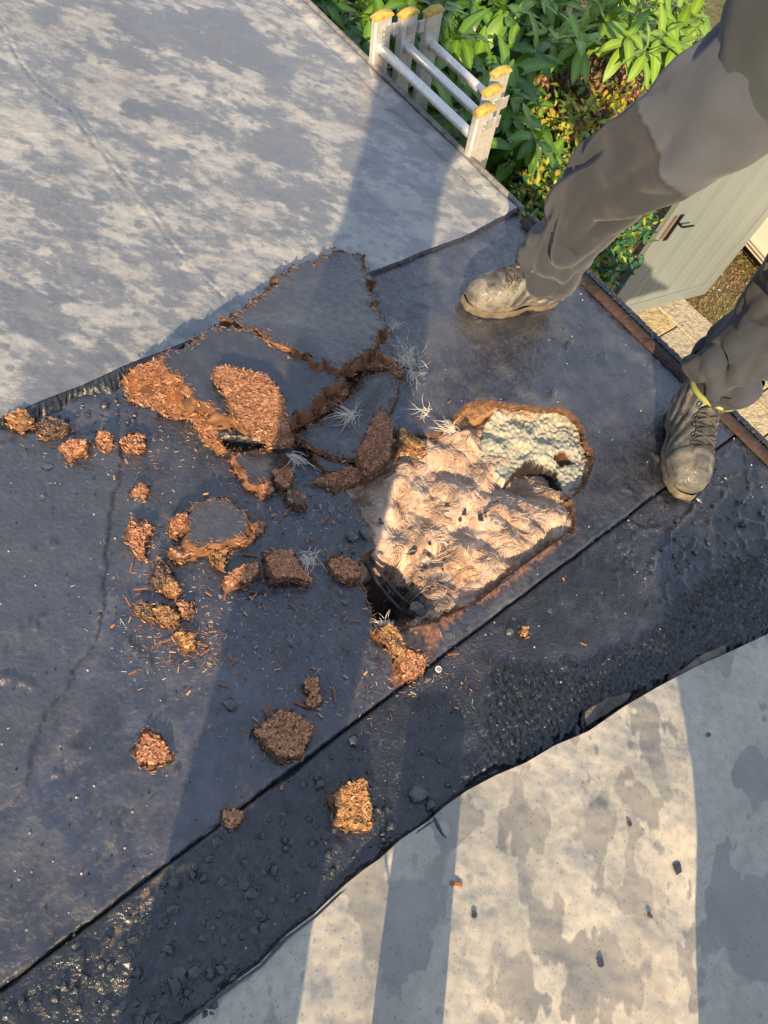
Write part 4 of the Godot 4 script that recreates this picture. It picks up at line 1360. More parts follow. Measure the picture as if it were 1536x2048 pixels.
	for k in 90:
		var w: Vector3
		if k < spots.size(): w = at(spots[k][0], spots[k][1])
		else:
			var q := scatter_spot()
			if not on_deck(q): continue
			w = Vector3(q.x, 0, q.y)
		var o := solo("wood_splinter", proto[k % 6], M.fibre, "small %s splinter of wood fibre lying loose on the dark deck" % ["reddish brown", "brown", "pale straw", "longish dark red", "thin pale", "stubby tan"][k % 6], "splinter", w + Vector3.UP * 0.005, "%s splinters scattered on the deck" % ["reddish brown", "brown", "pale straw", "longish dark red", "thin pale", "stubby tan"][k % 6])
		o.rotation = Vector3(rng.randf_range(-0.1, 0.1), rng.randf() * TAU, rng.randf_range(-0.15, 0.15))
	# crumbs too small to pick apart
	var cr := MB.new()
	for k in 3000:
		var q := scatter_spot()
		if not on_deck(q): continue
		var h: float = deck_point(q.x, q.y)[0]
		var a := rng.randf() * TAU
		cr.sliver(Vector3(q.x, h + 0.001, q.y), Vector3(cos(a), rng.randf_range(-0.2, 0.2), sin(a)) * rng.randf_range(0.002, 0.010), rng.randf_range(0.0005, 0.0014), fibre_tone() if rng.randf() < 0.8 else Color(0.6, 0.56, 0.45))
	kind(solo("fibre_crumbs", cr.mesh(), M.fibre, "fine crumbs and threads of wood fibre strewn over the dark deck", "debris"), "stuff")
	var gt := MB.new()
	for k in 950:
		var w := at(rng.randf_range(-100, 1536), rng.randf_range(560, 2048))
		if not on_deck(Vector2(w.x, w.z)): continue
		var h: float = deck_point(w.x, w.z)[0]
		var r := rng.randf_range(0.0006, 0.0018)
		gt.box(Transform3D(Basis(Vector3(rng.randfn(), rng.randfn(), rng.randfn()).normalized(), rng.randf() * TAU), Vector3(w.x, h + r * 0.5, w.z)), Vector3(r * 2.0, r * 1.4, r * 1.6), Color(0.5, 0.47, 0.42) if rng.randf() < 0.45 else Color(0.03, 0.03, 0.032))
	kind(solo("grit", gt.mesh(), M.plaster, "pale and dark grit sprinkled over the stripped deck", "grit"), "stuff")
	# lumps of bitumen
	var lumps := []
	for k in 7:
		var b := MB.new()
		var s := Vector3(rng.randf_range(0.8, 1.3), rng.randf_range(0.5, 0.8), rng.randf_range(0.7, 1.1))
		rock(b, s, Color(0.030, 0.031, 0.034))
		lumps.append(b.mesh())
	var n := 0
	for k in 1000:
		if n >= 290: break
		var zone := k % 7
		var w: Vector3
		if zone < 4: w = at(rng.randf_range(0, 620), rng.randf_range(1640, 2048))
		elif zone == 4: w = at(rng.randf_range(560, 900), rng.randf_range(1480, 1760))
		elif zone == 5: w = at(rng.randf_range(1150, 1536), rng.randf_range(900, 1150))
		else: w = at(rng.randf_range(0, 320), rng.randf_range(730, 850))
		if not on_deck(Vector2(w.x, w.z)): continue
		if zone < 6 and w.x < SEAM_X + 0.012: continue
		var spot: String = "in the wet strip at the lower left" if zone < 4 else ["in the strip around the orange lump", "in the outer board near the right boot", "under the cut edge of the large membrane"][zone - 4]
		var h: float = deck_point(w.x, w.z)[0]
		var r := rng.randf_range(0.003, 0.0085) * (1.7 if rng.randf() < 0.2 else 1.0)
		var o := solo("bitumen_lump", lumps[k % 7], M.tar, "black lump of bitumen stuck " + spot, "bitumen lump", Vector3(w.x, h + r * 0.25, w.z), "bitumen lumps " + spot)
		o.scale = Vector3.ONE * r
		o.rotation.y = rng.randf() * TAU
		n += 1
	for s in [[705, 1072, .017, "dark angular bitumen lump on the left lip of the hole, left of a touching pair"], [732, 1064, .017, "dark angular bitumen lump on the left lip of the hole, right of a touching pair"], [462, 1408, .014, "single dark grey angular chip in the middle of the lower deck"], [708, 1100, .008, "small black lump just under the pair at the left lip of the hole"], [834, 1588, .022, "grey angular flake of bitumen where the membrane edge meets the outer board"], [1020, 1262, .013, "black lump pressed in the outer board beside the tiny orange crumb"]]:
		var b := MB.new()
		rock(b, Vector3(1.0, 0.6, 0.9), Color(0.060, 0.061, 0.064))
		var o := solo("bitumen_lump", b.mesh(), M.tar, s[3], "bitumen lump", at(s[0], s[1], s[2] * 0.5))
		o.scale = Vector3.ONE * s[2]
		o.rotation.y = s[0]
	# thin scraps of the old felt
	var scraps := []
	for k in 6:
		var b := MB.new()
		flake(b, 1.0, Color(1, 1, 1))
		for i in b.v.size():
			b.v[i].y *= 0.16 * 6.0
			b.c[i] = [Color(0.030, 0.031, 0.035), Color(0.055, 0.056, 0.060), Color(0.085, 0.085, 0.088)][k % 3]
		scraps.append(b.mesh())
	var where := ["below the membrane edge at the left", "by the left lip of the hole", "between the hole and the wool-edged lump", "among the broken boards", "around the square offcut", "on the outer board by the washer", "between the hole and the big round lump", "in the middle of the outer board", "by the orange lump on the bitumen strip", "at the left edge of the deck"]
	for k in 90:
		var z = [[180, 850, 110, 45], [700, 1070, 60, 50], [640, 1010, 60, 40], [520, 800, 140, 60], [330, 1090, 90, 60], [860, 1260, 120, 60], [620, 1250, 110, 90], [1000, 1240, 110, 60], [700, 1620, 120, 80], [100, 950, 90, 90]][k % 10]
		var w := at(z[0] + rng.randfn() * z[2] * 0.5, z[1] + rng.randfn() * z[3] * 0.5)
		if not on_deck(Vector2(w.x, w.z)): continue
		var o := solo("felt_flake", scraps[k % 6], M.felt, "thin flake of old felt lying loose " + where[k % 10], "felt flake", w + Vector3.UP * (float(deck_point(w.x, w.z)[0]) + 0.002), "felt flakes " + where[k % 10])
		o.scale = Vector3.ONE * rng.randf_range(0.004, 0.012)
		o.rotation = Vector3(rng.randf_range(-0.2, 0.2), rng.randf() * TAU, rng.randf_range(-0.2, 0.2))
	# screw washer
	var wa := MB.new()
	var ring := []
	for i in 17: ring.append(Vector3(cos(TAU * i / 16.0) * 0.0055, 0, sin(TAU * i / 16.0) * 0.0055))
	wa.tube(ring, 0.0016, 6, Color(0.75, 0.75, 0.72), false)
	blob(wa, Vector3(0.003, 0.0018, 0.003), Color(0.3, 0.3, 0.3), Color(0.6, 0.6, 0.6), 0.1, 1.0, 8, 5)
	solo("roofing_washer", wa.mesh(), M.plaster, "small round white washer lying by the board joint below the hole", "washer", at(877, 1338, 0.004))
	# scraps on the membranes
	for s in [[1412, 1470, .007, "small dark scrap on the sunny part of the peeled membrane near its upper edge"], [1257, 1648, .006, "small blackish chip in the middle of the peeled membrane"], [1353, 1735, .012, "long black scrap on the peeled membrane beside the shaded fold"], [957, 1828, .008, "little black pebble near the left of the peeled membrane"], [1298, 1830, .006, "dark chip low on the right half of the peeled membrane"], [1205, 1925, .008, "dark damp scrap in the blotches at the bottom of the peeled membrane"]]:
		var b := MB.new()
		flake(b, s[2], Color(0.03, 0.03, 0.032))
		var o := solo("felt_scrap", b.mesh(), M.tar, s[3], "felt scrap", at(s[0], s[1], 0.055))
		o.rotation.y = s[0]
		o.position.y = sheet_level(o.position) + 0.004
	var cb := MB.new()
	cb.box(Transform3D(), Vector3(0.022, 0.004, 0.007), Color(0.34, 0.13, 0.06), 0.001)
	var co := solo("wood_splinter", cb.mesh(), M.fibre, "reddish splinter lying on the peeled membrane near its torn edge", "splinter", at(918, 1766, 0.04))
	co.rotation.y = 0.7
	co.position.y = sheet_level(co.position) + 0.003

func sheet_level(p: Vector3) -> float:   # height of the peeled membrane under p
	for o in get_children():
		if o.name == &"peeled_membrane":
			var v: PackedVector3Array = o.get_node("sheet").mesh.surface_get_arrays(0)[Mesh.ARRAY_VERTEX]
			var best := 1e9
			var y := 0.0
			for q in v:
				var d := Vector2(q.x - p.x, q.z - p.z).length_squared()
				if d < best:
					best = d
					y = q.y
			return y
	return 0.0
# ---------------------------------------------------------------- ladder
func ladder() -> void:
	var o := thing("ladder", "aluminium triple section ladder with yellow end caps leaning on the roof edge", "ladder")
	var lean := Vector3(0, 1, 0.21).normalized()
	var back := Vector3.RIGHT.cross(lean).normalized() * -1.0
	if back.z > 0.0: back = -back
	var basis := Basis(Vector3.RIGHT, lean, Vector3.RIGHT.cross(lean))
	for k in 3:
		var zt := -1.806 - 0.104 * k
		var xl := -1.768 + 0.009 * k
		var xr := -1.276 - 0.069 * k
		var top := Vector3(0, 0.165, zt)
		var ln := 2.70 if k == 0 else 2.30 - 0.0 * k
		for side in [xl - 0.0135, xr - 0.0135]:
			var b := MB.new()
			var mid := top + Vector3(side, 0, 0) - lean * ln * 0.5 + back * 0.034
			b.box(Transform3D(basis, mid), Vector3(0.027, ln, 0.068), Color(0.76, 0.74, 0.70), 0.005)
			part(o, "stile", b.mesh(), M.alu)
			# yellow plastic cap with a rounded crown
			var c := MB.new()
			var rows := 9
			for j in rows:
				var a := lerpf(-1.0, 1.0, j / (rows - 1.0))
				var crown := 0.013 - 0.010 * a * a
				for q in [[-1.0, -0.004], [-1.0, crown * 0.7], [-0.7, crown], [0.0, crown + 0.002], [0.7, crown], [1.0, crown * 0.7], [1.0, -0.004]]:
					var p: Vector3 = top + Vector3(side, 0, 0) + Vector3(q[0] * 0.0148, 0, 0) + lean * q[1] + back * (0.034 + a * 0.036)
					c.vert(p, Vector3.UP, Color(0.62, 0.43, 0.09) * (1.0 + 0.25 * nz.get_noise_3d(p.x * 60.0, p.y * 60.0, p.z * 60.0)))
			c.sheet(7, rows)
			for e in [0, rows - 1]:
				var st: int = c.v.size() - 7 * (rows - e) if e == 0 else 0
				st = (0 if e == 0 else 7 * (rows - 1))
				for j in range(1, 6):
					c.tri(c.v[st], c.v[st + j], c.v[st + j + 1], Color(0.60, 0.41, 0.09))
			part(o, "end_cap", c.mesh(), M.cap)
		for r in 9:
			var dist := 0.104 + 0.28 * r
			if dist > ln - 0.05: break
			var p := top - lean * dist + back * 0.034
			var b := MB.new()
			b.tube([p + Vector3(xl - 0.001, 0, 0), p + Vector3(xl + 0.004, 0, 0), p + Vector3(xl + 0.0045, 0, 0), p + Vector3(xr - 0.0315, 0, 0), p + Vector3(xr - 0.031, 0, 0), p + Vector3(xr - 0.026, 0, 0)], [0.019, 0.019, 0.0155, 0.0155, 0.019, 0.019], 16, Color(0.78, 0.77, 0.75))
			part(o, "rung", b.mesh(), M.alu)
		# guide brackets joining neighbouring sections
		if k < 2:
			for s in [[xl, 1.0], [xr, 1.0]]:
				var b := MB.new()
				var p := top - lean * 0.045 + back * 0.05 + Vector3(s[0] + 0.0015, 0, 0)
				b.box(Transform3D(basis, p), Vector3(0.003, 0.036, 0.052), Color(0.58, 0.57, 0.55), 0.001)
				b.box(Transform3D(basis, p + back * 0.022 + Vector3(0.004, 0, 0)), Vector3(0.010, 0.036, 0.004), Color(0.60, 0.59, 0.56), 0.001)
				b.box(Transform3D(basis, p + back * 0.030 + Vector3(0.006, 0, 0)), Vector3(0.004, 0.040, 0.024), Color(0.60, 0.59, 0.56), 0.001)
				for q in [-0.009, 0.009]:
					var sp = p + lean * q - back * 0.014 + Vector3(0.0018, 0, 0)
					b.tube([sp, sp + Vector3(0.0022, 0, 0), sp + Vector3(0.0034, 0, 0)], [0.0055, 0.0052, 0.003], 10, Color(0.62, 0.62, 0.62))
				part(o, "guide_bracket", b.mesh(), M.alu)

# ---------------------------------------------------------------- gate, path and far corner of a car
func gate() -> void:
	var a := at(1263, 628, GROUND)
	var e := at(1397, 590, GROUND)
	var d := (e - a).normalized()
	var o := thing("garden_gate", "grey-green boarded garden gate standing open below the roof edge, with a black lever handle", "gate")
	var nrm := d.cross(Vector3.UP).normalized()
	if nrm.x < 0.0: nrm = -nrm
	var bas := Basis(d, Vector3.UP, d.cross(Vector3.UP))
	var paint := Color(0.185, 0.215, 0.21)
	var s0 := -0.43
	var s1 := 0.885
	var hgt := 1.50
	var y0 := GROUND + 0.02
	for st in [[s0, 0.105], [s1 - 0.105, 0.105]]:
		var b := MB.new()
		b.box(Transform3D(bas, a + d * (st[0] + st[1] * 0.5) + Vector3(0, y0 - a.y + hgt * 0.5, 0)), Vector3(st[1], hgt, 0.046), paint, 0.004)
		part(o, "gate_stile", b.mesh(), M.paint)
	for r in [[0.0, 0.13], [hgt - 0.12, 0.12]]:
		var b := MB.new()
		b.box(Transform3D(bas, a + d * ((s0 + s1) * 0.5) + Vector3(0, y0 - a.y + r[0] + r[1] * 0.5, 0)), Vector3(s1 - s0 - 0.214, r[1], 0.044), paint, 0.004)
		part(o, "gate_rail", b.mesh(), M.paint)
	var nb := 11
	var wid := (s1 - s0 - 0.216) / nb
	for k in nb:
		var b := MB.new()
		b.box(Transform3D(bas, a + d * (s0 + 0.108 + wid * (k + 0.5)) + Vector3(0, y0 - a.y + 0.132 + (hgt - 0.256) * 0.5, 0)), Vector3(wid - 0.0012, hgt - 0.256, 0.030), paint * (1.0 + 0.05 * sin(k * 2.3)), 0.0035)
		part(o, "gate_board", b.mesh(), M.paint)
	var hp := a + d * (s0 + 0.11) + Vector3(0, y0 - a.y + 0.93, 0) + nrm * 0.0235
	var p := MB.new()
	p.box(Transform3D(bas, hp + nrm * 0.004), Vector3(0.042, 0.22, 0.008), Color(0.012, 0.012, 0.013), 0.002)
	var hd := part(o, "handle_plate", p.mesh(), M.iron)
	var l := MB.new()
	l.tube([hp + Vector3(0, 0.05, 0), hp + Vector3(0, 0.05, 0) + nrm * 0.05, hp + Vector3(0, 0.047, 0) + nrm * 0.056 + d * 0.02, hp + Vector3(0, 0.04, 0) + nrm * 0.056 + d * 0.13], [0.009, 0.009, 0.009, 0.007], 8, Color(0.012, 0.012, 0.013))
	part(hd, "lever", l.mesh(), M.iron)
	var kp := MB.new()
	kp.box(Transform3D(bas, a + d * (s0 + 0.052) + Vector3(0, y0 - a.y + 0.94, 0) + nrm * 0.0245), Vector3(0.034, 0.20, 0.003), Color(0.30, 0.16, 0.10), 0.001)
	part(o, "lock_plate", kp.mesh(), M.iron, "rust-brown lock plate beside the handle")

func garden() -> void:
	var b := MB.new()
	var n := 61
	for j in n:
		for i in n:
			var x := lerpf(-60.0, 60.0, i / (n - 1.0))
			var z := lerpf(-60.0, 60.0, j / (n - 1.0))
			var t := nz.get_noise_2d(x * 0.3, z * 0.3)
			b.vert(Vector3(x, GROUND - 0.03, z), Vector3.UP, Color(0.20, 0.14, 0.075).lerp(Color(0.17, 0.16, 0.055), clampf(0.5 + t, 0, 1)))
	b.sheet(n, n)
	kind(solo("ground", b.mesh(), M.soil, "", ""), "structure")
	# paved path: sandstone slabs in courses along the building
	var pv := Node3D.new()
	pv.name = "path"
	add_child(pv)
	kind(pv, "structure")
	var bed := MB.new()
	bed.box(Transform3D(Basis(), Vector3(1.0, GROUND - 0.005, -3.88)), Vector3(6.0, 0.03, 4.02), Color(0.14, 0.12, 0.09))
	part(pv, "path_bed", bed.mesh(), M.soil)
	var courses := [[-5.875, 0.345, -1.005, 0.56], [-5.525, 0.50, -1.29, 0.565], [-5.02, 0.34, -1.1, 0.56], [-4.675, 0.50, -1.35, 0.56], [-4.17, 0.56, -1.2, 0.56]]
	for ci in courses.size():
		var c = courses[ci]
		for k in range(-2, 6):
			var x: float = c[2] + k * c[3]
			if x > 2.2 or x < -2.1: continue
			var s := MB.new()
			var tone: Color = [Color(0.62, 0.49, 0.27), Color(0.58, 0.50, 0.35), Color(0.66, 0.54, 0.32), Color(0.57, 0.46, 0.28)][(k + 2 + ci * 3) % 4]
			s.box(Transform3D(Basis(), Vector3(x + c[3] * 0.5, GROUND + 0.012 + 0.002 * sin(k * 5.0 + ci), c[0] + c[1] * 0.5)), Vector3(c[3] - 0.014, 0.04, c[1] - 0.014), tone, 0.005)
			part(pv, "paving_slab", s.mesh(), M.stone)
	# rough verge: grass and dead stems between the path and the car
	var gr := MB.new()
	for k in 5200:
		var x := rng.randf_range(-2.9, -0.2)
		var z := rng.randf_range(-9.6, -5.86)
		if z > -5.95 and rng.randf() < 0.5: continue
		var green := nz.get_noise_2d(x * 1.8, z * 1.8 + 7.0) > 0.02
		var h := rng.randf_range(0.02, 0.07)
		var q := Vector3(x, GROUND - 0.03, z)
		var w := Vector3(rng.randf_range(-1, 1), 0, rng.randf_range(-1, 1)).normalized()
		var tip := q + Vector3(rng.randf_range(-0.04, 0.04), h, rng.randf_range(-0.04, 0.04))
		var c := (Color(0.22, 0.25, 0.04) if rng.randf() < 0.6 else Color(0.38, 0.34, 0.09)) if green else Color(0.26, 0.13, 0.06).lerp(Color(0.42, 0.28, 0.12), rng.randf())
		gr.tri(q - w * 0.004, q + w * 0.004, tip, c)
		gr.tri(q + w * 0.004, q - w * 0.004, tip + w * 0.003, c)
	kind(solo("grass", gr.mesh(), M.leaf_soft, "rough tufts of green and straw coloured grass beyond the path", "grass"), "stuff")
	var lt := MB.new()
	for k in 2600:
		var x := rng.randf_range(-2.9, -0.2)
		var z := rng.randf_range(-9.6, -5.9)
		var q := Vector3(x, GROUND - 0.018 + rng.randf_range(0, 0.02), z)
		var a := rng.randf() * TAU
		var u := Vector3(cos(a), rng.randf_range(-0.3, 0.3), sin(a)) * rng.randf_range(0.008, 0.02)
		var w := Vector3(-sin(a), rng.randf_range(-0.3, 0.3), cos(a)) * rng.randf_range(0.004, 0.010)
		lt.quad(q - u, q + w, q + u, q - w, [Color(0.48, 0.25, 0.11), Color(0.58, 0.40, 0.19), Color(0.36, 0.16, 0.08), Color(0.62, 0.50, 0.33)][k % 4])
	kind(solo("leaf_litter", lt.mesh(), M.leaf_soft, "fallen russet and straw leaf litter among the grass", "leaf litter"), "stuff")
	car()
	hedges()

func car() -> void:
	# the near corner of a pale car: bumper, lamp recess, wing, wheel; seen between the gate and the second leg
	var o := thing("parked_car", "pale cream car of which one bumper corner with a lamp shows past the gate", "car")
	var c := at(1500, 470, GROUND + 0.32)
	var f := Vector3(-0.25, 0, 1.0).normalized()      # the way its end faces
	var s := Vector3.UP.cross(f).normalized()
	var bas := Basis(s, Vector3.UP, f)
	var base := Vector3(c.x + 0.62, GROUND - 0.03, c.z - 2.05)
	var paint := Color(0.72, 0.66, 0.55)
	# body: lofted sections from the nose to the tail
	var prof := [[2.06, 0.60, 0.24, 0.50], [2.02, 0.74, 0.20, 0.62], [1.92, 0.82, 0.19, 0.72], [1.70, 0.87, 0.19, 0.80], [1.2, 0.89, 0.20, 0.90], [0.75, 0.90, 0.20, 0.96], [0.3, 0.90, 0.2, 0.98], [-0.8, 0.90, 0.2, 0.98], [-1.5, 0.88, 0.2, 0.98], [-1.9, 0.83, 0.24, 0.95], [-2.05, 0.72, 0.32, 0.84]]
	var b := MB.new()
	for p in prof:
		for i in 24:
			var t := TAU * i / 24.0
			var cx := signf(cos(t)) * pow(absf(cos(t)), 0.45)
			var cy := signf(sin(t)) * pow(absf(sin(t)), 0.45)
			b.vert(base + bas * Vector3(cx * p[1], lerpf(p[2], p[3], 0.5 + 0.5 * cy), p[0]), Vector3.UP, paint)
	b.sheet(24, prof.size(), true)
	for e in [0, prof.size() - 1]:
		for i in range(1, 23): b.tri(b.v[e * 24], b.v[e * 24 + i], b.v[e * 24 + i + 1], paint)
	part(o, "body", b.mesh(), M.car_paint)
	var cabin := MB.new()
	var pr := [[0.95, 0.70, 0.93], [0.25, 0.66, 1.40], [-0.9, 0.66, 1.44], [-1.7, 0.64, 1.10]]
	for p in pr:
		for i in 16:
			var t := TAU * i / 16.0
			cabin.vert(base + bas * Vector3(signf(cos(t)) * pow(absf(cos(t)), 0.5) * p[1], lerpf(0.85, p[2], 0.5 + 0.5 * signf(sin(t)) * pow(absf(sin(t)), 0.5)), p[0]), Vector3.UP, Color(0.03, 0.035, 0.04))
	cabin.sheet(16, pr.size(), true)
	part(o, "windows", cabin.mesh(), M.lamp_glass)
	for w in [[0.80, 1.30], [-0.80, 1.30], [0.80, -1.25], [-0.80, -1.25]]:
		var t := MB.new()
		var p := base + bas * Vector3(w[0], 0.31, w[1])
		t.tube([p - s * 0.10, p - s * 0.085, p + s * 0.085, p + s * 0.10], [0.28, 0.31, 0.31, 0.28], 28, Color(0.02, 0.02, 0.02))
		var wo := part(o, "wheel", t.mesh(), M.rubber)
		var r := MB.new()
		var out := s * signf(w[0])
		r.tube([p + out * 0.09, p + out * 0.106], [0.21, 0.19], 20, Color(0.5, 0.5, 0.5))
		part(wo, "rim", r.mesh(), M.iron)
	for sg in [-1.0, 1.0]:
		var l := MB.new()
		for q in [[[0.50, 0.40], [0.50, 0.53], [0.70, 0.55], [0.745, 0.50], [0.71, 0.38]]]:
			var ps = q.map(func(v): return base + bas * Vector3(v[0] * sg, v[1], 2.095 - 0.35 * pow(maxf(0.0, v[0] - 0.45), 1.3)))
			var cc := Vector3.ZERO
			for v in ps: cc += v / ps.size()
			for i in ps.size():
				var a: Vector3 = ps[i]
				var e: Vector3 = ps[(i + 1) % ps.size()]
				l.quad(a, e, cc.lerp(e, 0.82) - f * 0.02, cc.lerp(a, 0.82) - f * 0.02, Color(0.40, 0.36, 0.30))
				l.tri(cc - f * 0.02, cc.lerp(a, 0.82) - f * 0.02, cc.lerp(e, 0.82) - f * 0.02, Color(0.62, 0.50, 0.34))
		part(o, "lamp", l.mesh(), M.paint)
	for y in [0.235, 0.265, 0.295]:
		var v := MB.new()
		var pts := []
		for i in 21:
			var x := lerpf(-0.84, 0.84, i / 20.0)
			pts.append(base + bas * Vector3(x, y, 2.085 - 0.42 * pow(maxf(0.0, absf(x) - 0.42), 1.5) * 1.4))
		v.tube(pts, 0.009, 6, Color(0.55, 0.48, 0.38))
		part(o, "bumper_strip", v.mesh(), M.car_paint)

# ---------------------------------------------------------------- shrubs
func leaf_mesh(ln: float, wd: float, bend: float, fold: float, col: Color, rib: Color, nl := 7) -> ArrayMesh:
	var b := MB.new()
	for j in nl:
		var t := j / (nl - 1.0)
		var w := wd * 0.5 * pow(sin(PI * pow(clampf(t, 0.02, 0.985), 0.85)), 0.72)
		var y := -bend * t * t * ln
		var z := ln * t * (1.0 - 0.12 * bend * t)
		var wav := 0.06 * wd * sin(t * 14.0)
		for q in [-1.0, -0.5, 0.0, 0.5, 1.0]:
			var c := col * (1.0 - 0.12 * absf(q)) if q != 0.0 else rib
			b.vert(Vector3(q * w, y + fold * absf(q) * w + (wav if absf(q) == 1.0 else 0.0), z), Vector3.UP, c)
	b.sheet(5, nl)
	return b.mesh()

func toward(d: Vector3, roll: float) -> Basis:   # leaf lies along +z, upper face +y
	var z := d.normalized()
	var x := Vector3.UP.cross(z)
	if x.length() < 0.05: x = Vector3.RIGHT
	x = x.normalized()
	return Basis(x, z.cross(x), z).rotated(z, roll)

func shrub(called: String, label: String, root: Vector3, shoots: Array, mats: Array, protos: Array, leaves_per: int, spread: float, gap: float, group: String, most := 300, stem_r := 0.006, rosette := true) -> void:
	# shoots: [tip, direction]; the nearest leaves are parts of their own, the others one part
	var o := thing(called, label, "shrub", root, group)
	var st := MB.new()
	var ls := []
	for s in shoots:
		var tip: Vector3 = s[0] - root
		var d: Vector3 = s[1].normalized()
		var low := Vector3(tip.x * 0.35 + rng.randfn() * 0.05, 0.0, tip.z * 0.35 + rng.randfn() * 0.05)
		st.tube(smooth_line([low, low.lerp(tip, 0.5) + Vector3(rng.randfn(), rng.randfn(), rng.randfn()) * 0.05, tip - d * 0.10, tip], 7), [stem_r * 1.6, stem_r * 1.4, stem_r * 1.2, stem_r, stem_r * 0.8, stem_r * 0.6, stem_r * 0.4], 5, Color(0.10, 0.13, 0.04) if rosette else Color(0.13, 0.07, 0.04), false)
		var ph := rng.randf() * TAU
		for k in leaves_per:
			var a := ph + k * 2.399
			var side := d.cross(Vector3(0.2, 0.5, 0.8)).normalized().rotated(d, a)
			var f := k / float(leaves_per)
			var dir := (side * spread + d * (0.95 - f * 0.95) + Vector3(0, -0.10 - 0.25 * f, 0) * (1.0 if rosette else 0.3)).normalized()
			ls.append([tip - d * gap * k, toward(dir, rng.randf_range(-0.4, 0.4)), rng.randi() % protos.size(), rng.randf_range(0.72, 1.12) * (0.75 + 0.25 * minf(1.0, k / 3.0)), mats[s[2] if s.size() > 2 else rng.randi() % mats.size()], s[0].distance_to(Vector3(0, EYE_H, 0))])
	part(o, "stems", st.mesh(), M.bark)
	ls.sort_custom(func(p, q): return p[5] < q[5])
	var rest := {}
	for i in ls.size():
		var l = ls[i]
		var t := Transform3D(l[1] * Basis.from_scale(Vector3.ONE * l[3]), l[0])
		if i < most:
			var m := MeshInstance3D.new()
			m.mesh = protos[l[2]]
			m.material_override = l[4]
			m.name = "leaf" if i == 0 else "leaf_%03d" % i
			m.transform = t
			o.add_child(m)
		else:
			var key := [l[2], l[4]]
			if not rest.has(key): rest[key] = []
			rest[key].append(t)
	for key in rest:
		var mm := MultiMesh.new()
		mm.transform_format = MultiMesh.TRANSFORM_3D
		mm.mesh = protos[key[0]]
		mm.instance_count = rest[key].size()
		for i in rest[key].size(): mm.set_instance_transform(i, rest[key][i])
		var mi := MultiMeshInstance3D.new()
		mi.multimesh = mm
		mi.material_override = key[1]
		mi.name = "foliage" if not o.has_node("foliage") else "foliage_%03d" % o.get_child_count()
		o.add_child(mi)
		kind(mi, "stuff")

func tint(base: String, called: String, c: Color) -> StandardMaterial3D:
	var m: StandardMaterial3D = M[base].duplicate()
	m.resource_name = called
	m.albedo_color = c
	return m

func cloud(px0: float, py0: float, px1: float, py1: float, h0: float, h1: float, k: int, up := 0.6, which: Array = []) -> Array:
	var out := []
	for i in k:
		var px := rng.randf_range(px0, px1)
		var py := rng.randf_range(py0, py1)
		if px > 1192.0 + (590.0 - py) * 0.7 and py > 250.0 and px < 1430.0: continue   # the gate stands there
		var p := at(px, py, rng.randf_range(h0, h1))
		if p.z > -2.14: continue
		var d := Vector3(rng.randfn() * 0.5 + 0.25, up + rng.randfn() * 0.25, rng.randfn() * 0.5 + 0.45)
		out.append([p, d] if which.is_empty() else [p, d, which[rng.randi() % which.size()]])
	return out

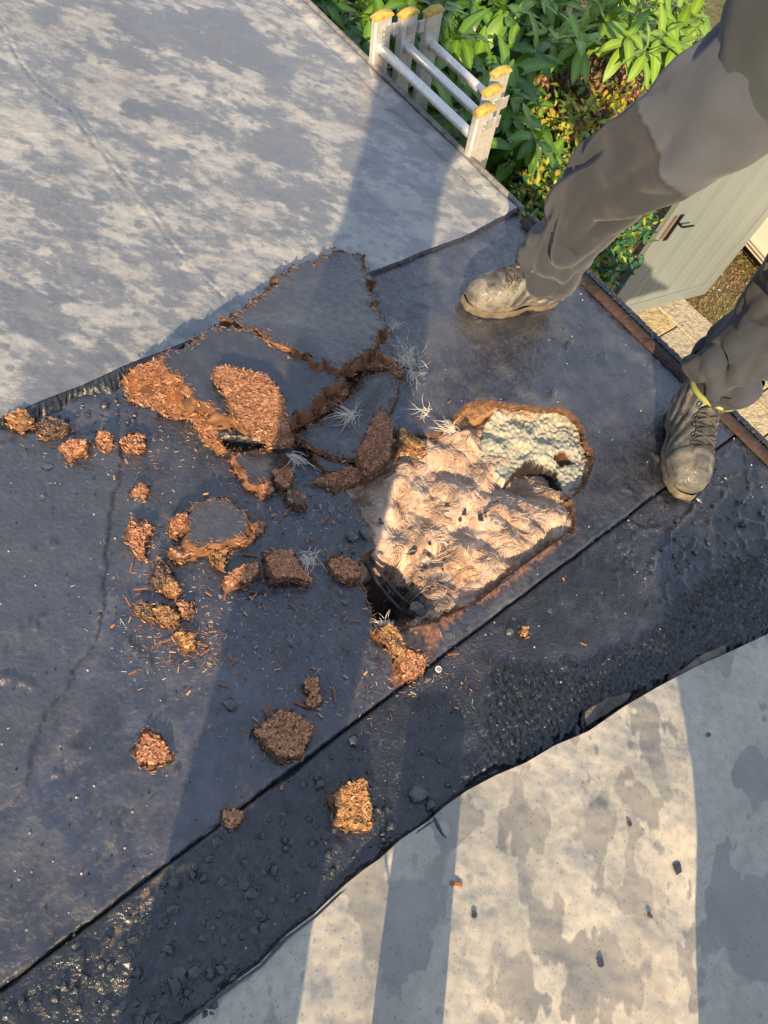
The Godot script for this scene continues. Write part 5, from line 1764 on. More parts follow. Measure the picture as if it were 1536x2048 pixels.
func hedges() -> void:
	var lau := []
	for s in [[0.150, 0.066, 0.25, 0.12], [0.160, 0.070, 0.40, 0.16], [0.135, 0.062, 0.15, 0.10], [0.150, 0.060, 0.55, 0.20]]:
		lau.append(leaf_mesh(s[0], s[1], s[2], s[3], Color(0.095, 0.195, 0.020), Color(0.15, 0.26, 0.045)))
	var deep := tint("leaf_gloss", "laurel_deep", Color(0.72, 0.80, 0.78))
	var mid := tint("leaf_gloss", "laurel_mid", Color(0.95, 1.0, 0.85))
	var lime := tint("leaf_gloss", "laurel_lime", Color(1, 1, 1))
	var lau2 := []
	for s in [[0.150, 0.054, 0.28, 0.14], [0.165, 0.056, 0.45, 0.2]]:
		lau2.append(leaf_mesh(s[0], s[1], s[2], s[3], Color(0.17, 0.29, 0.030), Color(0.25, 0.36, 0.06)))
	var root := func(px, py, h): 
		var p := at(px, py, h)
		return Vector3(p.x, GROUND - 0.03, p.z)
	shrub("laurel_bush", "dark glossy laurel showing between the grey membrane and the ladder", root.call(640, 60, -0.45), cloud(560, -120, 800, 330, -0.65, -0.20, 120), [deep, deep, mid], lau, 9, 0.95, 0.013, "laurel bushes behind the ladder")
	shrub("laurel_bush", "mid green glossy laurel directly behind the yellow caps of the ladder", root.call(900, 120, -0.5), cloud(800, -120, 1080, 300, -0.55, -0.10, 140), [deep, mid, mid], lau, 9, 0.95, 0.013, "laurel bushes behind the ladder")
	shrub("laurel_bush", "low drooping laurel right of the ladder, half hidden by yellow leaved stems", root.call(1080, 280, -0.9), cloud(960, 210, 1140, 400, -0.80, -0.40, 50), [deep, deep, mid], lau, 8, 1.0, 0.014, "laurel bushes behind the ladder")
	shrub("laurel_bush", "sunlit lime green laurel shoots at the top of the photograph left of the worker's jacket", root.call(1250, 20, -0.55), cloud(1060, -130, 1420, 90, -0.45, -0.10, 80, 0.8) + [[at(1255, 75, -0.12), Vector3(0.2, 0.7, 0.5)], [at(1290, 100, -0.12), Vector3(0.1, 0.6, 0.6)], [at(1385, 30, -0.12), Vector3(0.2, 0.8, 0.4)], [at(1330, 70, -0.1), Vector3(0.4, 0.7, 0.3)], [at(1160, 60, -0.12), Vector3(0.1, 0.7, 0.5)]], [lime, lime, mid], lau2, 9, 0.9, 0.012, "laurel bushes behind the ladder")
	# small leaved shrubs
	var sm := []
	for s in [[0.050, 0.027, 0.3, 0.2], [0.060, 0.030, 0.4, 0.25], [0.042, 0.024, 0.2, 0.2]]:
		sm.append(leaf_mesh(s[0], s[1], s[2], s[3], Color(0.40, 0.35, 0.04), Color(0.46, 0.41, 0.10), 5))
	var yel := tint("leaf_soft", "leaf_yellow", Color(0.92, 1.0, 0.9))
	var olive := tint("leaf_soft", "leaf_olive", Color(0.58, 0.80, 0.8))
	var green := tint("leaf_soft", "leaf_green", Color(0.26, 0.60, 0.9))
	var amber := tint("leaf_soft", "leaf_amber", Color(0.98, 0.86, 0.7))
	var rs := []
	for s in [[0.060, 0.028, 0.3, 0.2], [0.070, 0.030, 0.5, 0.25]]:
		rs.append(leaf_mesh(s[0], s[1], s[2], s[3], Color(0.32, 0.14, 0.095), Color(0.38, 0.19, 0.12), 5))
	var red := tint("leaf_soft", "leaf_red", Color(1, 1, 1))
	var brown := tint("leaf_soft", "leaf_brown", Color(0.75, 0.95, 0.75))
	shrub("red_leaved_shrub", "shrub with dull red-brown leaves between the ladder and the lime green shoots", root.call(1190, 170, -1.0), cloud(1040, 70, 1330, 260, -0.75, -0.35, 200), [red, brown, olive, red], rs, 9, 0.95, 0.02, "small leaved shrubs", 300, 0.003, false)
	shrub("yellow_leaved_shrub", "wispy shrub with small golden yellow leaves right of the right ladder stile", root.call(1150, 260, -0.9), cloud(1060, 165, 1270, 340, -0.62, -0.28, 180, 0.9), [yel, amber, yel, olive], sm, 10, 0.9, 0.022, "small leaved shrubs", 300, 0.003, false)
	shrub("yellow_leaved_shrub", "dense yellow-green bush at the foot of the right ladder stile, above the worker's boot", root.call(1060, 360, -0.9), cloud(940, 300, 1180, 480, -0.85, -0.40, 280), [yel, olive, green, amber], sm, 10, 0.95, 0.016, "small leaved shrubs", 300, 0.003, false)
	shrub("green_shrub", "bushy green shrub with some yellow leaves between the worker's shin and the gate", root.call(1230, 520, -1.25), cloud(1120, 400, 1360, 640, -1.25, -0.75, 520), [green, green, olive, yel], sm, 10, 0.95, 0.017, "small leaved shrubs", 300, 0.003, false)
	shrub("dry_shrub", "tangled shrub of dry orange-brown twigs and few leaves left of the worker's thigh", root.call(1320, 190, -1.5), cloud(1180, 60, 1450, 340, -1.9, -1.3, 300), [amber, brown, olive], sm, 5, 0.8, 0.03, "small leaved shrubs", 300, 0.004, false)
	shrub("green_shrub", "bright green low shrub behind the top of the gate at the right edge", root.call(1530, 280, -1.9), cloud(1430, 180, 1640, 330, -2.2, -1.7, 110), [green, olive, yel], sm, 10, 0.9, 0.016, "small leaved shrubs", 300, 0.003, false)
	# shaded understorey that closes the gaps
	var us := MB.new()
	for k in 9000:
		var px := rng.randf_range(520, 1480)
		var py := rng.randf_range(-180, 640)
		if px > 1190.0 + (590.0 - py) * 0.7 and py > 250.0: continue
		var p := at(px, py, rng.randf_range(-2.1, -1.35))
		if p.z > -2.15 or p.x > -0.9 and p.z < -4.2 or p.z < -5.0 and p.x > -1.9: continue
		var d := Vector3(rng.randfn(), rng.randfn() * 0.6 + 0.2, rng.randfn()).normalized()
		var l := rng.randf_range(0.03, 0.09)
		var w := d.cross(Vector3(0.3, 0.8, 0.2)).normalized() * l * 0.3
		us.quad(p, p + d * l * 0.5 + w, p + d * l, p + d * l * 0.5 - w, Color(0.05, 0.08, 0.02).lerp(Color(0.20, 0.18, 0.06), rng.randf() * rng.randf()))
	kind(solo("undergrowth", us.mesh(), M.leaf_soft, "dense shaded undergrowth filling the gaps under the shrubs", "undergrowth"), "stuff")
# ---------------------------------------------------------------- people
func field(bones: Array, cs: float, mix := 0.03, warp = null) -> MB:   # smooth union of tapered capsules, meshed as surface nets
	var lo := Vector3(1e9, 1e9, 1e9)
	var hi := -lo
	for q in bones:
		var r := maxf(q[2], q[3]) + mix + cs * 2.0
		for p in [q[0], q[1]]:
			lo = lo.min(p - Vector3.ONE * r)
			hi = hi.max(p + Vector3.ONE * r)
	var nx := int((hi.x - lo.x) / cs) + 2
	var ny := int((hi.y - lo.y) / cs) + 2
	var nn := int((hi.z - lo.z) / cs) + 2
	var g := PackedFloat32Array()
	g.resize(nx * ny * nn)
	g.fill(0.5)
	for q in bones:
		var a: Vector3 = q[0]
		var ab: Vector3 = q[1] - a
		var l2 := maxf(ab.length_squared(), 1e-9)
		var r := maxf(q[2], q[3]) + mix + cs * 2.0
		var mn: Vector3 = ((a.min(q[1]) - Vector3.ONE * r - lo) / cs).floor()
		var mx: Vector3 = ((a.max(q[1]) + Vector3.ONE * r - lo) / cs).ceil()
		for z in range(maxi(0, int(mn.z)), mini(nn, int(mx.z) + 1)):
			for y in range(maxi(0, int(mn.y)), mini(ny, int(mx.y) + 1)):
				var at0 := (z * ny + y) * nx
				for x in range(maxi(0, int(mn.x)), mini(nx, int(mx.x) + 1)):
					var p := lo + Vector3(x, y, z) * cs
					var t := clampf((p - a).dot(ab) / l2, 0.0, 1.0)
					var d: float = (p - a - ab * t).length() - lerpf(q[2], q[3], t)
					var o := g[at0 + x]
					var h := maxf(mix - absf(d - o), 0.0) / mix
					g[at0 + x] = minf(d, o) - h * h * mix * 0.25
	if warp != null:
		for z in nn:
			for y in ny:
				for x in nx:
					var k := (z * ny + y) * nx + x
					if absf(g[k]) < cs * 4.0: g[k] += warp.call(lo + Vector3(x, y, z) * cs)
	var b := MB.new()
	var id := PackedInt32Array()
	id.resize(nx * ny * nn)
	id.fill(-1)
	var off := [0, 1, nx, nx + 1, nx * ny, nx * ny + 1, nx * ny + nx, nx * ny + nx + 1]
	for z in nn - 1:
		for y in ny - 1:
			for x in nx - 1:
				var k := (z * ny + y) * nx + x
				var neg := 0
				for c in 8:
					if g[k + off[c]] < 0.0: neg += 1
				if neg == 0 or neg == 8: continue
				var s := Vector3.ZERO
				var cnt := 0
				for e in EDGES:
					var u := g[k + off[e[0]]]
					var w := g[k + off[e[1]]]
					if (u < 0.0) != (w < 0.0):
						var t := u / (u - w)
						s += CORNER[e[0]].lerp(CORNER[e[1]], t)
						cnt += 1
				id[k] = b.v.size()
				b.vert(lo + (Vector3(x, y, z) + s / cnt) * cs, Vector3.UP, Color.WHITE)
	for z in range(1, nn - 1):
		for y in range(1, ny - 1):
			for x in range(1, nx - 1):
				var k := (z * ny + y) * nx + x
				var s0 := g[k] < 0.0
				for ax in 3:
					var st: int = [1, nx, nx * ny][ax]
					if (g[k + st] < 0.0) == s0: continue
					var u: int = [nx, nx * ny, 1][ax]
					var w: int = [nx * ny, 1, nx][ax]
					var q := [id[k], id[k - u], id[k - u - w], id[k - w]]
					if q.has(-1): continue
					if s0: q.reverse()
					for t in [0, 1, 2, 0, 2, 3]: b.ix.append(q[t])
	b.smooth(0, 0)
	return b

const CORNER := [Vector3(0, 0, 0), Vector3(1, 0, 0), Vector3(0, 1, 0), Vector3(1, 1, 0), Vector3(0, 0, 1), Vector3(1, 0, 1), Vector3(0, 1, 1), Vector3(1, 1, 1)]
const EDGES := [[0, 1], [2, 3], [4, 5], [6, 7], [0, 2], [1, 3], [4, 6], [5, 7], [0, 4], [1, 5], [2, 6], [3, 7]]

func paint(b: MB, f: Callable) -> ArrayMesh:
	for i in b.v.size(): b.c[i] = f.call(b.v[i], b.n[i])
	return b.mesh()

func trouser_leg(l: Array, rad: Array, sd: float, side_dir: Vector3, bunch: float) -> Array:   # a cloth tube from hem to hip with folds; returns [mesh builder, seam points]
	var nu := 96
	var nv := 190
	var line := smooth_line(l, nv)
	var b := MB.new()
	var seam := []
	var side := Vector3.ZERO
	for j in nv:
		var t := j / (nv - 1.0)
		var tan: Vector3 = (line[mini(j + 1, nv - 1)] - line[maxi(j - 1, 0)]).normalized()
		if j == 0: side = (side_dir - tan * side_dir.dot(tan)).normalized()
		else: side = (side - tan * side.dot(tan)).normalized()
		var bi := tan.cross(side)
		var rr := t * (rad.size() - 1)
		var r: float = lerpf(rad[int(rr)], rad[mini(int(rr) + 1, rad.size() - 1)], smoothstep(0, 1, rr - int(rr)))
		var hh: float = line[j].y
		var ank := exp(-pow((t - 0.10) / 0.11, 2.0)) * bunch
		var kn := exp(-pow((t - 0.50) / 0.13, 2.0))
		for i in nu:
			var a := TAU * i / nu
			var ca := cos(a)
			var sa := sin(a)
			# gathers at the ankle, creases raying from the knee, long drapes on the thigh
			var lowf := nz2.get_noise_3d(ca * 0.8 + sd, sa * 0.8, t * 2.6)
			var lowg := nz2.get_noise_3d(ca * 0.9 - sd, sa * 0.9 + 5.0, t * 2.0)
			var w1 := cloth_crease(t * 52.0 + 1.4 * sin(a + sd) + 3.5 * lowf)
			var w2 := cloth_crease(t * 27.0 - a + 4.0 * lowg)
			var w3 := cloth_crease(t * 17.0 + a + 4.5 * lowf)
			var fold := ank * 0.026 * w1 * (0.7 + 0.8 * lowg) + (0.5 * kn + 0.25) * 0.034 * w2 * (0.7 + 0.9 * lowf) + (1.0 - ank) * 0.022 * w3 * (0.7 + 0.8 * lowg) + 0.007 * nz2.get_noise_3d(ca + sd, sa, t * 5.0) + 0.0012 * nz.get_noise_3d(ca * 4.0, sa * 4.0, t * 24.0)
			# stitched knee panel stands a little proud
			var front := bi * sa + side * ca
			var facing := front.dot(Vector3(0.15, 0.1, 1.0).normalized())
			var panel := smoothstep(0.30, 0.315, t + 0.03 * sin(a * 2.0)) * (1.0 - smoothstep(0.645, 0.66, t - 0.05 * facing)) * smoothstep(-0.15, -0.10, facing)
			fold += 0.0025 * panel
			var p: Vector3 = line[j] + front * (r + fold)
			var dirt := smoothstep(0.02, 0.5, nz.get_noise_3d(p.x * 9.0 + sd, p.y * 9.0, p.z * 9.0)) * (0.35 + 0.65 * kn) * smoothstep(-0.3, 0.5, facing)
			var c := Color(0.034, 0.040, 0.053) * (1.0 + 0.25 * nz.get_noise_3d(p.x * 6.0, p.y * 6.0, p.z * 6.0))
			if t > 0.62: c = Color(0.076, 0.086, 0.108) * (1.0 + 0.2 * nz.get_noise_3d(p.x * 5.0, p.y * 5.0, p.z * 5.0))
			if panel > 0.5: c = Color(0.031, 0.035, 0.043)
			c = c.lerp(Color(0.14, 0.125, 0.108), dirt * 0.28)
			if absf(t - 0.022) < 0.0035 or absf(t - 0.030) < 0.002: c = c * 0.55
			var edge := absf(panel - 0.5)
			if edge < 0.42: c = c * 0.55
			if nz2.get_noise_3d(p.x * 190.0, p.y * 190.0, p.z * 190.0) > 0.94: c = Color(0.30, 0.28, 0.25)
			b.vert(p, front, c)
			if i == 0: seam.append(p + front * 0.001)
	b.sheet(nu, nv, true)
	# turned hem
	var hb := b.v.size()
	for k in 2:
		for i in nu:
			var p := b.v[i] if k == 0 else b.v[i].lerp(line[0], 0.10) + Vector3.UP * 0.035
			b.vert(p, Vector3.DOWN, Color(0.02, 0.02, 0.022))
	b.sheet(nu, 2, true)
	hb = hb
	return [b, seam]

func cloth_crease(x: float) -> float:   # a rounded ridge with a sharp valley
	return pow(0.5 + 0.5 * sin(x), 0.6) - 0.62

func boot(o: Node3D, heel: Vector3, dir: Vector3, shaft_top: Vector3, lime: bool, mirror: float) -> void:
	# dir: heel to toe. Built in boot space: x across, y up, z to the toe, length 0.30
	var ln := 0.302
	var bas := Basis(Vector3.UP.cross(dir).normalized(), Vector3.UP, dir)
	var tf := Transform3D(bas, heel)
	var st := tf.affine_inverse() * shaft_top
	var mx := mirror
	var bones := [
		[Vector3(0, 0.055, 0.045), Vector3(0, 0.062, 0.075), 0.040, 0.044], [Vector3(0, 0.08, 0.04), Vector3(st.x * 0.5, 0.13, 0.045 + st.z * 0.1), 0.040, 0.046],
		[Vector3(st.x * 0.4, 0.12, 0.05), Vector3(st.x * 0.85, 0.20, 0.055 + (st.z - 0.05) * 0.6), 0.050, 0.056],
		[Vector3(0, 0.062, 0.08), Vector3(0.006 * mx, 0.058, 0.19), 0.044, 0.044], [Vector3(0, 0.115, 0.085), Vector3(0.004 * mx, 0.072, 0.20), 0.038, 0.034],
		[Vector3(-0.014, 0.046, 0.185), Vector3(-0.012, 0.046, 0.240), 0.036, 0.034], [Vector3(0.016, 0.046, 0.185), Vector3(0.014, 0.044, 0.236), 0.036, 0.033], [Vector3(0.004 * mx, 0.05, 0.22), Vector3(0.004 * mx, 0.046, 0.254), 0.040, 0.036]]
	var ups := field(bones, 0.0052, 0.03, func(p):
		var w := 0.0012 * ridge.get_noise_3d(p.x * 16.0 + 3.0 * mx, p.y * 12.0, p.z * 26.0) * (1.0 if p.z < 0.21 else 0.3) + 0.0008 * nz.get_noise_3d(p.x * 50.0, p.y * 50.0, p.z * 50.0)
		if p.z > 0.205: w -= 0.0020 * smoothstep(0.205, 0.212, p.z)   # toe guard
		if absf(p.x) < 0.022 and p.z > 0.225 and p.z < 0.262 and p.y > 0.07: w += 0.0016
		if p.y < 0.045: w -= 0.0022 * smoothstep(0.045, 0.040, p.y)    # mud guard
		var side := smoothstep(0.018, 0.026, absf(p.x)) * smoothstep(0.205, 0.19, p.z) * smoothstep(0.045, 0.055, p.y)
		var bar := fposmod(p.z + p.y * 0.7, 0.036) / 0.036
		w -= 0.0022 * side * smoothstep(0.42, 0.48, bar) * (1.0 - smoothstep(0.94, 1.0, bar))
		if p.z < 0.05 and p.y > 0.05 and p.y < 0.115: w -= 0.0018 * smoothstep(0.05, 0.045, p.z)
		return w)
	for i in ups.v.size(): ups.v[i].y = maxf(ups.v[i].y, 0.014)
	ups.smooth(0, 0)
	var g0 := Color(0.155, 0.15, 0.135)
	var local := ups.v.duplicate()
	for i in ups.v.size():
		var p := ups.v[i]
		var n := nz.get_noise_3d(p.x * 22.0 + mx * 5.0, p.y * 22.0, p.z * 22.0)
		var c := g0 * (1.0 + 0.3 * n)
		c = c.lerp(Color(0.31, 0.275, 0.21), smoothstep(0.0, 0.6, n + (0.35 if p.z > 0.19 else 0.0) * (1.0 if not lime else 0.4) + smoothstep(0.05, 0.02, p.y) * 0.25) * 0.7)
		var sd := smoothstep(0.018, 0.026, absf(p.x)) * smoothstep(0.205, 0.19, p.z) * smoothstep(0.045, 0.055, p.y)
		var br := fposmod(p.z + p.y * 0.7, 0.036) / 0.036
		c = c * lerpf(1.0, 0.62 + 0.75 * smoothstep(0.42, 0.48, br) * (1.0 - smoothstep(0.94, 1.0, br)), sd)
		if absf(absf(p.z - 0.2085) - 0.0) < 0.0022 and p.y > 0.03: c = c * 0.45
		if absf(p.x) < 0.022 and p.z > 0.226 and p.z < 0.262 and p.y > 0.07: c = c * 0.6
		if absf(p.x) < 0.023 and p.z > 0.085 and p.z < 0.20: c = c * 0.6
		ups.c[i] = c
		ups.v[i] = tf * p
		ups.n[i] = bas * ups.n[i]
	var bt := part(o, "boot", ups.mesh(), M.leather, "grey leather work boot with a lime collar lining" if lime else "mud-caked work boot set along the membrane edge")
	# lugged sole
	var so := MB.new()
	var k := 72
	for lv in 4:
		for i in k:
			var a := TAU * i / k
			var z := 0.151 + 0.151 * cos(a)
			var w := lerpf(0.038, 0.052, smoothstep(0.03, 0.2, z)) * (1.0 - 0.16 * exp(-pow((z - 0.11) / 0.04, 2.0)))
			var x := w * signf(sin(a)) * pow(absf(sin(a)), 0.62) + 0.005 * mx * smoothstep(0.1, 0.25, z)
			var tooth := (0.0030 if (i / 2) % 2 == 0 else 0.0) * (1.0 if lv < 2 else 0.0)
			var e := 1.0 + (0.02 if lv == 1 or lv == 2 else -0.02)
			var y: float = [0.0, 0.006, 0.017, 0.024][lv]
			if z > 0.085 and z < 0.118 and lv < 2: y += 0.008
			var p := Vector3(x * (e - tooth * 12.0), y + 0.006 * smoothstep(0.25, 0.3, z), 0.151 + (z - 0.151) * (e - tooth * 4.0))
			so.vert(tf * p, Vector3.UP, Color(0.040, 0.037, 0.033).lerp(Color(0.24, 0.19, 0.12), 0.5 + 0.5 * nz.get_noise_2d(i * 0.4, lv * 3.0 + mx * 9.0)))
	so.sheet(k, 4, true)
	for i in range(1, k - 1): so.tri(so.v[0], so.v[i], so.v[i + 1], Color(0.03, 0.03, 0.03))
	part(bt, "sole", so.mesh(), M.rubber)
	# laces and eyelets over the instep
	for q in 5:
		var z := 0.112 + 0.0235 * q
		var la := MB.new()
		for s in [-1.0, 1.0]:
			var pts := []
			for i in 8:
				var f := i / 7.0
				pts.append(tf * on_top(local, lerpf(-0.028 * s, 0.028 * s, f), z + lerpf(-0.008, 0.010, f), 0.0016))
			la.tube(pts, 0.0029, 6, Color(0.030, 0.028, 0.026).lerp(Color(0.07, 0.062, 0.05), float(q % 2)))
		part(bt, "lace", la.mesh(), M.cloth)
		for s in [-1.0, 1.0]:
			var ey := MB.new()
			var ring := []
			for i in 11: ring.append(tf * on_top(local, s * 0.030 + cos(TAU * i / 10.0) * 0.004, z + sin(TAU * i / 10.0) * 0.005, 0.0008))
			ey.tube(ring, 0.0014, 5, Color(0.12, 0.11, 0.095), false)
			part(bt, "eyelet", ey.mesh(), M.iron)
	# padded collar
	var co := MB.new()
	var rg := []
	for i in 33:
		var a := TAU * i / 32.0
		rg.append(tf * Vector3(st.x * 0.75 + cos(a) * 0.060, 0.160 + 0.010 * sin(a), 0.070 + (st.z - 0.05) * 0.45 + sin(a) * 0.064))
	co.tube(rg, 0.0065, 8, Color(0.30, 0.32, 0.07) if lime else Color(0.05, 0.05, 0.05), false)
	part(bt, "collar_lining", co.mesh(), M.cloth)

func on_top(v: PackedVector3Array, x: float, z: float, up: float) -> Vector3:   # the highest point of a shell near (x, z)
	var y := 0.0
	for p in v:
		if absf(p.x - x) < 0.005 and absf(p.z - z) < 0.005: y = maxf(y, p.y)
	return Vector3(x, y + up, z)

func hand(wrist: Vector3, dir: Vector3, palm_n: Vector3, right: float, curl: float) -> MB:   # a palm, four unequal fingers and a thumb
	var z := dir.normalized()
	var y := (palm_n - z * palm_n.dot(z)).normalized()
	var x := y.cross(z) * right
	var f := func(a, b, c): return wrist + x * a + y * b + z * c
	var bones := []
	for i in 4: bones.append([f.call(lerpf(-0.018, 0.018, i / 3.0), 0.0, 0.0), f.call(lerpf(-0.032, 0.032, i / 3.0), 0.0, 0.088), 0.017, 0.0125])
	var out := field(bones, 0.0042, 0.012)
	for i in 4:
		var bx := lerpf(-0.033, 0.033, i / 3.0)
		var ln: float = [0.062, 0.078, 0.084, 0.074][i]
		var p: Vector3 = f.call(bx, 0.0, 0.084)
		var a := 0.0
		var fb := []
		for s in 3:
			a += curl * (0.6 + 0.2 * s)
			var q: Vector3 = p + (z * cos(a) - y * sin(a)) * ln * [0.45, 0.32, 0.25][s] + x * bx * 0.08
			fb.append([p, q, 0.0095 - 0.0006 * s, 0.009 - 0.0008 * s])
			p = q
		join(out, field(fb, 0.0036, 0.004))
	var t0: Vector3 = f.call(0.026, 0.0, 0.022)
	var t1: Vector3 = f.call(0.052, -0.012, 0.058)
	var t2: Vector3 = f.call(0.056, -0.026, 0.090)
	join(out, field([[t0, t1, 0.0135, 0.011], [t1, t2, 0.0105, 0.0085]], 0.004, 0.005))
	return out

func join(a: MB, b: MB) -> void:
	var s := a.v.size()
	a.v.append_array(b.v)
	a.n.append_array(b.n)
	a.c.append_array(b.c)
	for i in b.ix: a.ix.append(s + i)

func person(label: String, ank: Array, knee: Array, hip: Array, chest: Vector3, neck: Vector3, head: Vector3, face: Vector3, shoulder: Array, elbow: Array, wrist: Array, cs: float, jacket_c: Color, feet: Array, detailed: bool) -> Node3D:
	var o := thing("person", label, "person")
	var pel: Vector3 = (hip[0] + hip[1]) * 0.5
	var bones := [[pel + Vector3(0, 0.06, 0), chest, 0.075, 0.10], [chest, neck, 0.10, 0.055], [neck, head - Vector3(0, 0.05, 0), 0.055, 0.055]]
	for s in 2:
		bones.append([hip[s], knee[s], 0.066, 0.050])
		bones.append([knee[s], ank[s], 0.05, 0.030])
		bones.append([ank[s], ank[s] + feet[s] * 0.14 - Vector3(0, 0.05, 0), 0.030, 0.022])
		bones.append([chest.lerp(shoulder[s], 0.4), shoulder[s], 0.09, 0.055])
		bones.append([shoulder[s], elbow[s], 0.05, 0.04])
		bones.append([elbow[s], wrist[s], 0.04, 0.028])
	var body := field(bones, cs, 0.04)
	# head with brow, nose, chin, ears
	var f := face.normalized()
	var r := Vector3.UP.cross(f).normalized()
	var u := f.cross(r)
	var hb := [[head + u * 0.03 - f * 0.02, head + u * 0.02 + f * 0.01, 0.078, 0.074], [head - u * 0.03 + f * 0.02, head - u * 0.075 + f * 0.055, 0.055, 0.030], [head + f * 0.072 + u * 0.012, head + f * 0.095 - u * 0.022, 0.010, 0.014], [head + f * 0.068 - u * 0.055 - r * 0.016, head + f * 0.068 - u * 0.055 + r * 0.016, 0.012, 0.012], [head + f * 0.07 + u * 0.030 - r * 0.035, head + f * 0.07 + u * 0.030 + r * 0.035, 0.013, 0.013], [head - u * 0.06 - f * 0.01, neck, 0.05, 0.055]]
	for s in [-1.0, 1.0]: hb.append([head + r * 0.076 * s + u * 0.012, head + r * 0.080 * s - u * 0.022, 0.014, 0.010])
	join(body, field(hb, 0.0085, 0.018, func(p):
		var w := 0.0
		for s in [-1.0, 1.0]:
			var d: float = p.distance_to(head + f * 0.088 + u * 0.014 + r * 0.031 * s)
			w += 0.009 * exp(-d * d / 0.00025)
		return w))
	for s in 2: join(body, hand(wrist[s], (wrist[s] - elbow[s]).normalized(), Vector3(0, 0.3, 1.0), 1.0 if s == 0 else -1.0, 0.35))
	part(o, "body", paint(body, func(p, n): return Color(0.42, 0.24, 0.16)), M.skin)
	for s in [-1.0, 1.0]:
		var e := MB.new()
		blob(e, Vector3.ONE * 0.0115, Color(0.75, 0.74, 0.72), Color(0.75, 0.74, 0.72), 0.0, 1.0, 10, 8)
		var eo := part(o, "eye", e.mesh(), M.skin)
		eo.position = head + f * 0.078 + u * 0.014 + r * 0.031 * s
	# hair
	var hr := field([[head + u * 0.045 - f * 0.03, head + u * 0.035, 0.082, 0.076], [head + u * 0.0 - f * 0.045, head - u * 0.03 - f * 0.045, 0.065, 0.055]], 0.010, 0.03, func(p): return 0.003 * ridge.get_noise_3d(p.x * 40.0, p.y * 14.0, p.z * 40.0))
	part(o, "hair", paint(hr, func(p, n): return Color(0.06, 0.04, 0.028)), M.cloth)
	# jacket: torso and sleeves, hem below the waist
	var hem := pel + Vector3(0, 0.035 if detailed else -0.05, 0)
	var across: Vector3 = (hip[1] - hip[0]).normalized()
	var jb := []
	for s in [-1.0, 1.0]:
		jb.append([hem + across * (0.085 if detailed else 0.025) * s, chest + across * (0.09 if detailed else 0.03) * s, 0.125 if detailed else 0.105, 0.125 if detailed else 0.105])
	jb.append([chest, neck - Vector3(0, 0.03, 0), 0.12, 0.07])
	for s in 2:
		jb.append([chest.lerp(shoulder[s], 0.4), shoulder[s], 0.11, 0.075])
		jb.append([shoulder[s], elbow[s], 0.072, 0.058])
		jb.append([elbow[s], elbow[s].lerp(wrist[s], 0.95), 0.058, 0.044])
	var jc := field(jb, cs * 0.85, 0.05, func(p): return 0.016 * ridge.get_noise_3d(p.x * 3.0, p.y * 4.5, p.z * 3.0) - 0.006)
	part(o, "jacket", paint(jc, func(p, n): return jacket_c * (1.0 + 0.3 * nz.get_noise_3d(p.x * 7.0, p.y * 7.0, p.z * 7.0))), M.cloth)
	for s in 2:
		var h0: Vector3 = ank[s] + (knee[s] - ank[s]).normalized() * (0.035 if detailed and s == 1 else -0.03)
		var hi: Vector3 = hip[s]
		if detailed:
			var tl := trouser_leg([h0, ank[s].lerp(knee[s], 0.3), knee[s], knee[s].lerp(hi, 0.5), hi, hi + (hi - knee[s]).normalized() * 0.10], [0.090, 0.086, 0.080, 0.082, 0.086, 0.088, 0.093, 0.101, 0.108, 0.112, 0.11], 3.0 + 11.0 * s, Vector3(-1.0, 0, -0.25) if s == 0 else Vector3(1.0, 0, -0.4), 0.8 if s == 0 else 1.5)
			var tp := part(o, "trouser_leg", tl[0].mesh(), M.cloth)
			var pp := MB.new()
			var sm := []
			for i in range(40, 140): sm.append(tl[1][i])
			pp.tube(sm, 0.0016, 5, Color(0.42, 0.42, 0.40))
			part(tp, "reflective_piping", pp.mesh(), M.cloth)
			part(tp, "waist_seat", paint(field([[pel + Vector3(0, 0.06, 0), hi - Vector3(0, 0.0, 0), 0.108, 0.092]], 0.018, 0.03), func(p, n): return Color(0.078, 0.082, 0.092)), M.cloth)
		else:
			var tr := field([[h0, knee[s], 0.075, 0.078], [knee[s], hi, 0.078, 0.105], [hi, pel + Vector3(0, 0.08, 0), 0.11, 0.13]], 0.018, 0.03, func(p): return 0.006 * ridge.get_noise_3d(p.x * 4.0, p.y * 7.0, p.z * 4.0))
			part(o, "trouser_leg", paint(tr, func(p, n): return Color(0.05, 0.05, 0.06)), M.cloth)
	return o

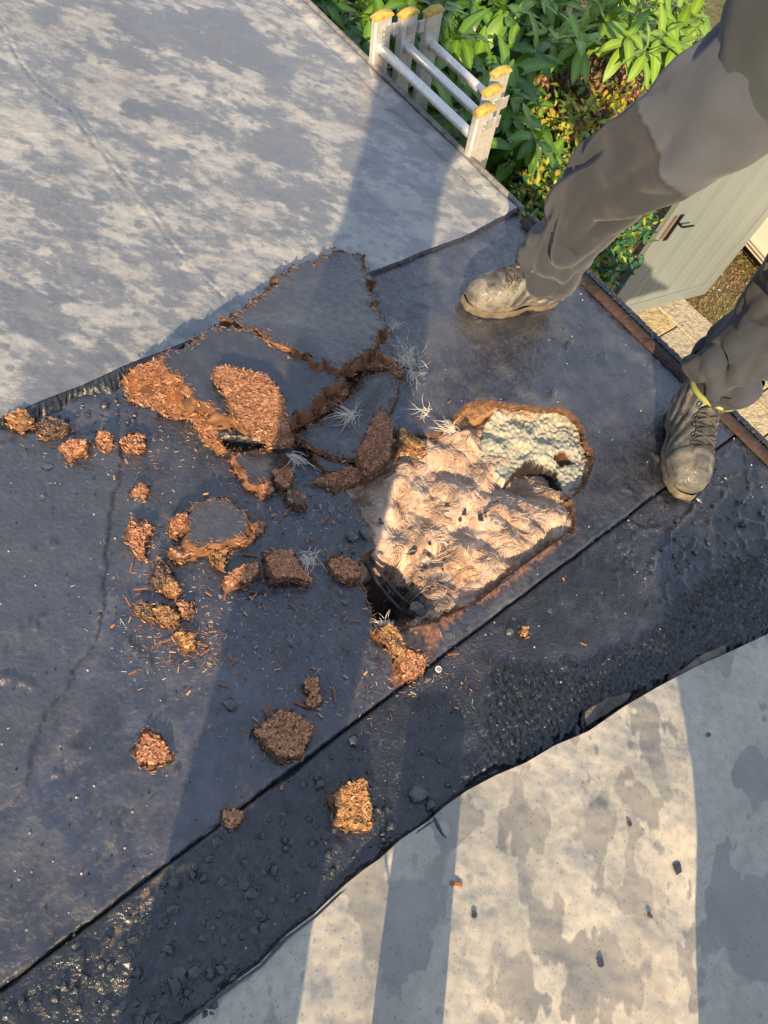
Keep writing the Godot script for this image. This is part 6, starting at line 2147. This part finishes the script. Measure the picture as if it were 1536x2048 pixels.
func worker() -> void:
	var h1 := Vector3(-0.705, 0.0, -1.668)
	var d1 := (Vector3(-0.822, 0.0, -1.385) - h1).normalized()
	var h2 := Vector3(-0.258, 0.0, -1.700)
	var d2 := (Vector3(-0.052, 0.0, -1.470) - h2).normalized()
	var a1 := Vector3(-0.745, 0.13, -1.600)
	var a2 := Vector3(-0.225, 0.14, -1.690)
	var k1 := Vector3(-0.634, 0.50, -1.425)
	var k2 := Vector3(-0.235, 0.50, -1.640)
	var p1 := Vector3(-0.445, 0.88, -1.345)
	var p2 := Vector3(-0.270, 0.88, -1.400)
	var o := person("worker standing astride on the roof in grey work trousers, boots and dark jacket", [a1, a2], [k1, k2], [p1, p2], Vector3(-0.33, 1.27, -1.33), Vector3(-0.31, 1.47, -1.31), Vector3(-0.29, 1.60, -1.27), Vector3(0.1, -0.45, 0.9), [Vector3(-0.52, 1.42, -1.28), Vector3(-0.13, 1.42, -1.40)], [Vector3(-0.60, 1.20, -1.22), Vector3(-0.02, 1.20, -1.42)], [Vector3(-0.46, 1.40, -1.06), Vector3(-0.20, 1.42, -1.12)], 0.016, Color(0.042, 0.052, 0.054), [d1, d2], true)
	boot(o, h1, d1, a1 + (k1 - a1).normalized() * 0.10, false, 1.0)
	boot(o, h2, d2, a2 + (k2 - a2).normalized() * 0.08, true, -1.0)
	for b in o.get_children():
		if b.name.begins_with("boot"): b.position.y = deck_point(-0.3, -1.55)[0] + 0.003

func us(u: float, s: float, h: float) -> Vector3:   # across and along the shadows
	return Vector3(u * 0.743 + s * 0.669, h, -u * 0.669 + s * 0.743)

func onlookers() -> void:
	# the photographer, standing behind the lens; the shadows over the deck are these two
	var o := person("photographer standing on the peeled membrane, whose long shadow falls across the deck", [us(0.04, 0.52, 0.10), us(0.145, 0.55, 0.10)], [us(0.042, 0.56, 0.50), us(0.143, 0.56, 0.50)], [us(0.045, 0.60, 0.90), us(0.135, 0.60, 0.90)], us(0.088, 0.52, 1.28), us(0.085, 0.46, 1.48), us(0.08, 0.40, 1.60), Vector3(-0.45, -0.6, -0.75), [us(0.01, 0.44, 1.42), us(0.16, 0.56, 1.42)], [us(0.02, 0.34, 1.18), us(0.155, 0.42, 1.16)], [us(0.02, 0.16, 1.32), us(0.12, 0.22, 1.26)], 0.018, Color(0.05, 0.06, 0.09), [Vector3(-0.6, 0, -0.75), Vector3(-0.6, 0, -0.75)], false)
	boot(o, us(0.04, 0.58, 0.035), Vector3(-0.62, 0, -0.78).normalized(), us(0.04, 0.53, 0.2), false, 1.0)
	boot(o, us(0.145, 0.60, 0.035), Vector3(-0.62, 0, -0.78).normalized(), us(0.145, 0.56, 0.2), false, -1.0)
	# unseen rolls of felt, added at the right to shade the peeled membrane
	for q in [[0.955, 0.30, 0.085, 0.52, "part roll of roofing felt stood on end, nearest the photographer of three"], [1.118, 0.34, 0.09, 0.60, "part roll of roofing felt stood on end, tallest and middle of three"], [1.275, 0.30, 0.085, 0.50, "part roll of roofing felt stood on end, farthest right of three"]]:
		var rb := MB.new()
		var turns := 90
		for lv in 2:
			for i in turns:
				var a := TAU * 4.0 * i / (turns - 1.0)
				var r: float = q[2] * (0.55 + 0.45 * i / (turns - 1.0))
				rb.vert(Vector3(cos(a) * r, q[3] * lv, sin(a) * r), Vector3.UP, Color(0.045, 0.047, 0.05))
		rb.sheet(turns, 2)
		solo("felt_roll", rb.mesh(), M.felt, q[4], "felt roll", us(q[0], q[1], 0.05), "rolls of felt standing on the membrane")
	# an unseen tin, added below the frame to cast a narrow shadow
	var tin := thing("paint_tin", "tin of roof primer standing on the peeled membrane beside the photographer's boots", "tin", us(0.385, 0.17, 0.045))
	var tb := MB.new()
	tb.tube([Vector3(0, 0, 0), Vector3(0, 0.004, 0), Vector3(0, 0.008, 0), Vector3(0, 0.225, 0), Vector3(0, 0.230, 0), Vector3(0, 0.236, 0)], [0.054, 0.057, 0.055, 0.055, 0.057, 0.055], 36, Color(0.11, 0.12, 0.13))
	part(tin, "drum", tb.mesh(), M.paint)
	var th := MB.new()
	var hoop := []
	for i in 15: hoop.append(Vector3(cos(PI * i / 14.0) * 0.057, 0.20 - sin(PI * i / 14.0) * 0.07, 0.058))
	th.tube(hoop, 0.002, 6, Color(0.5, 0.5, 0.5))
	part(tin, "wire_handle", th.mesh(), M.iron)
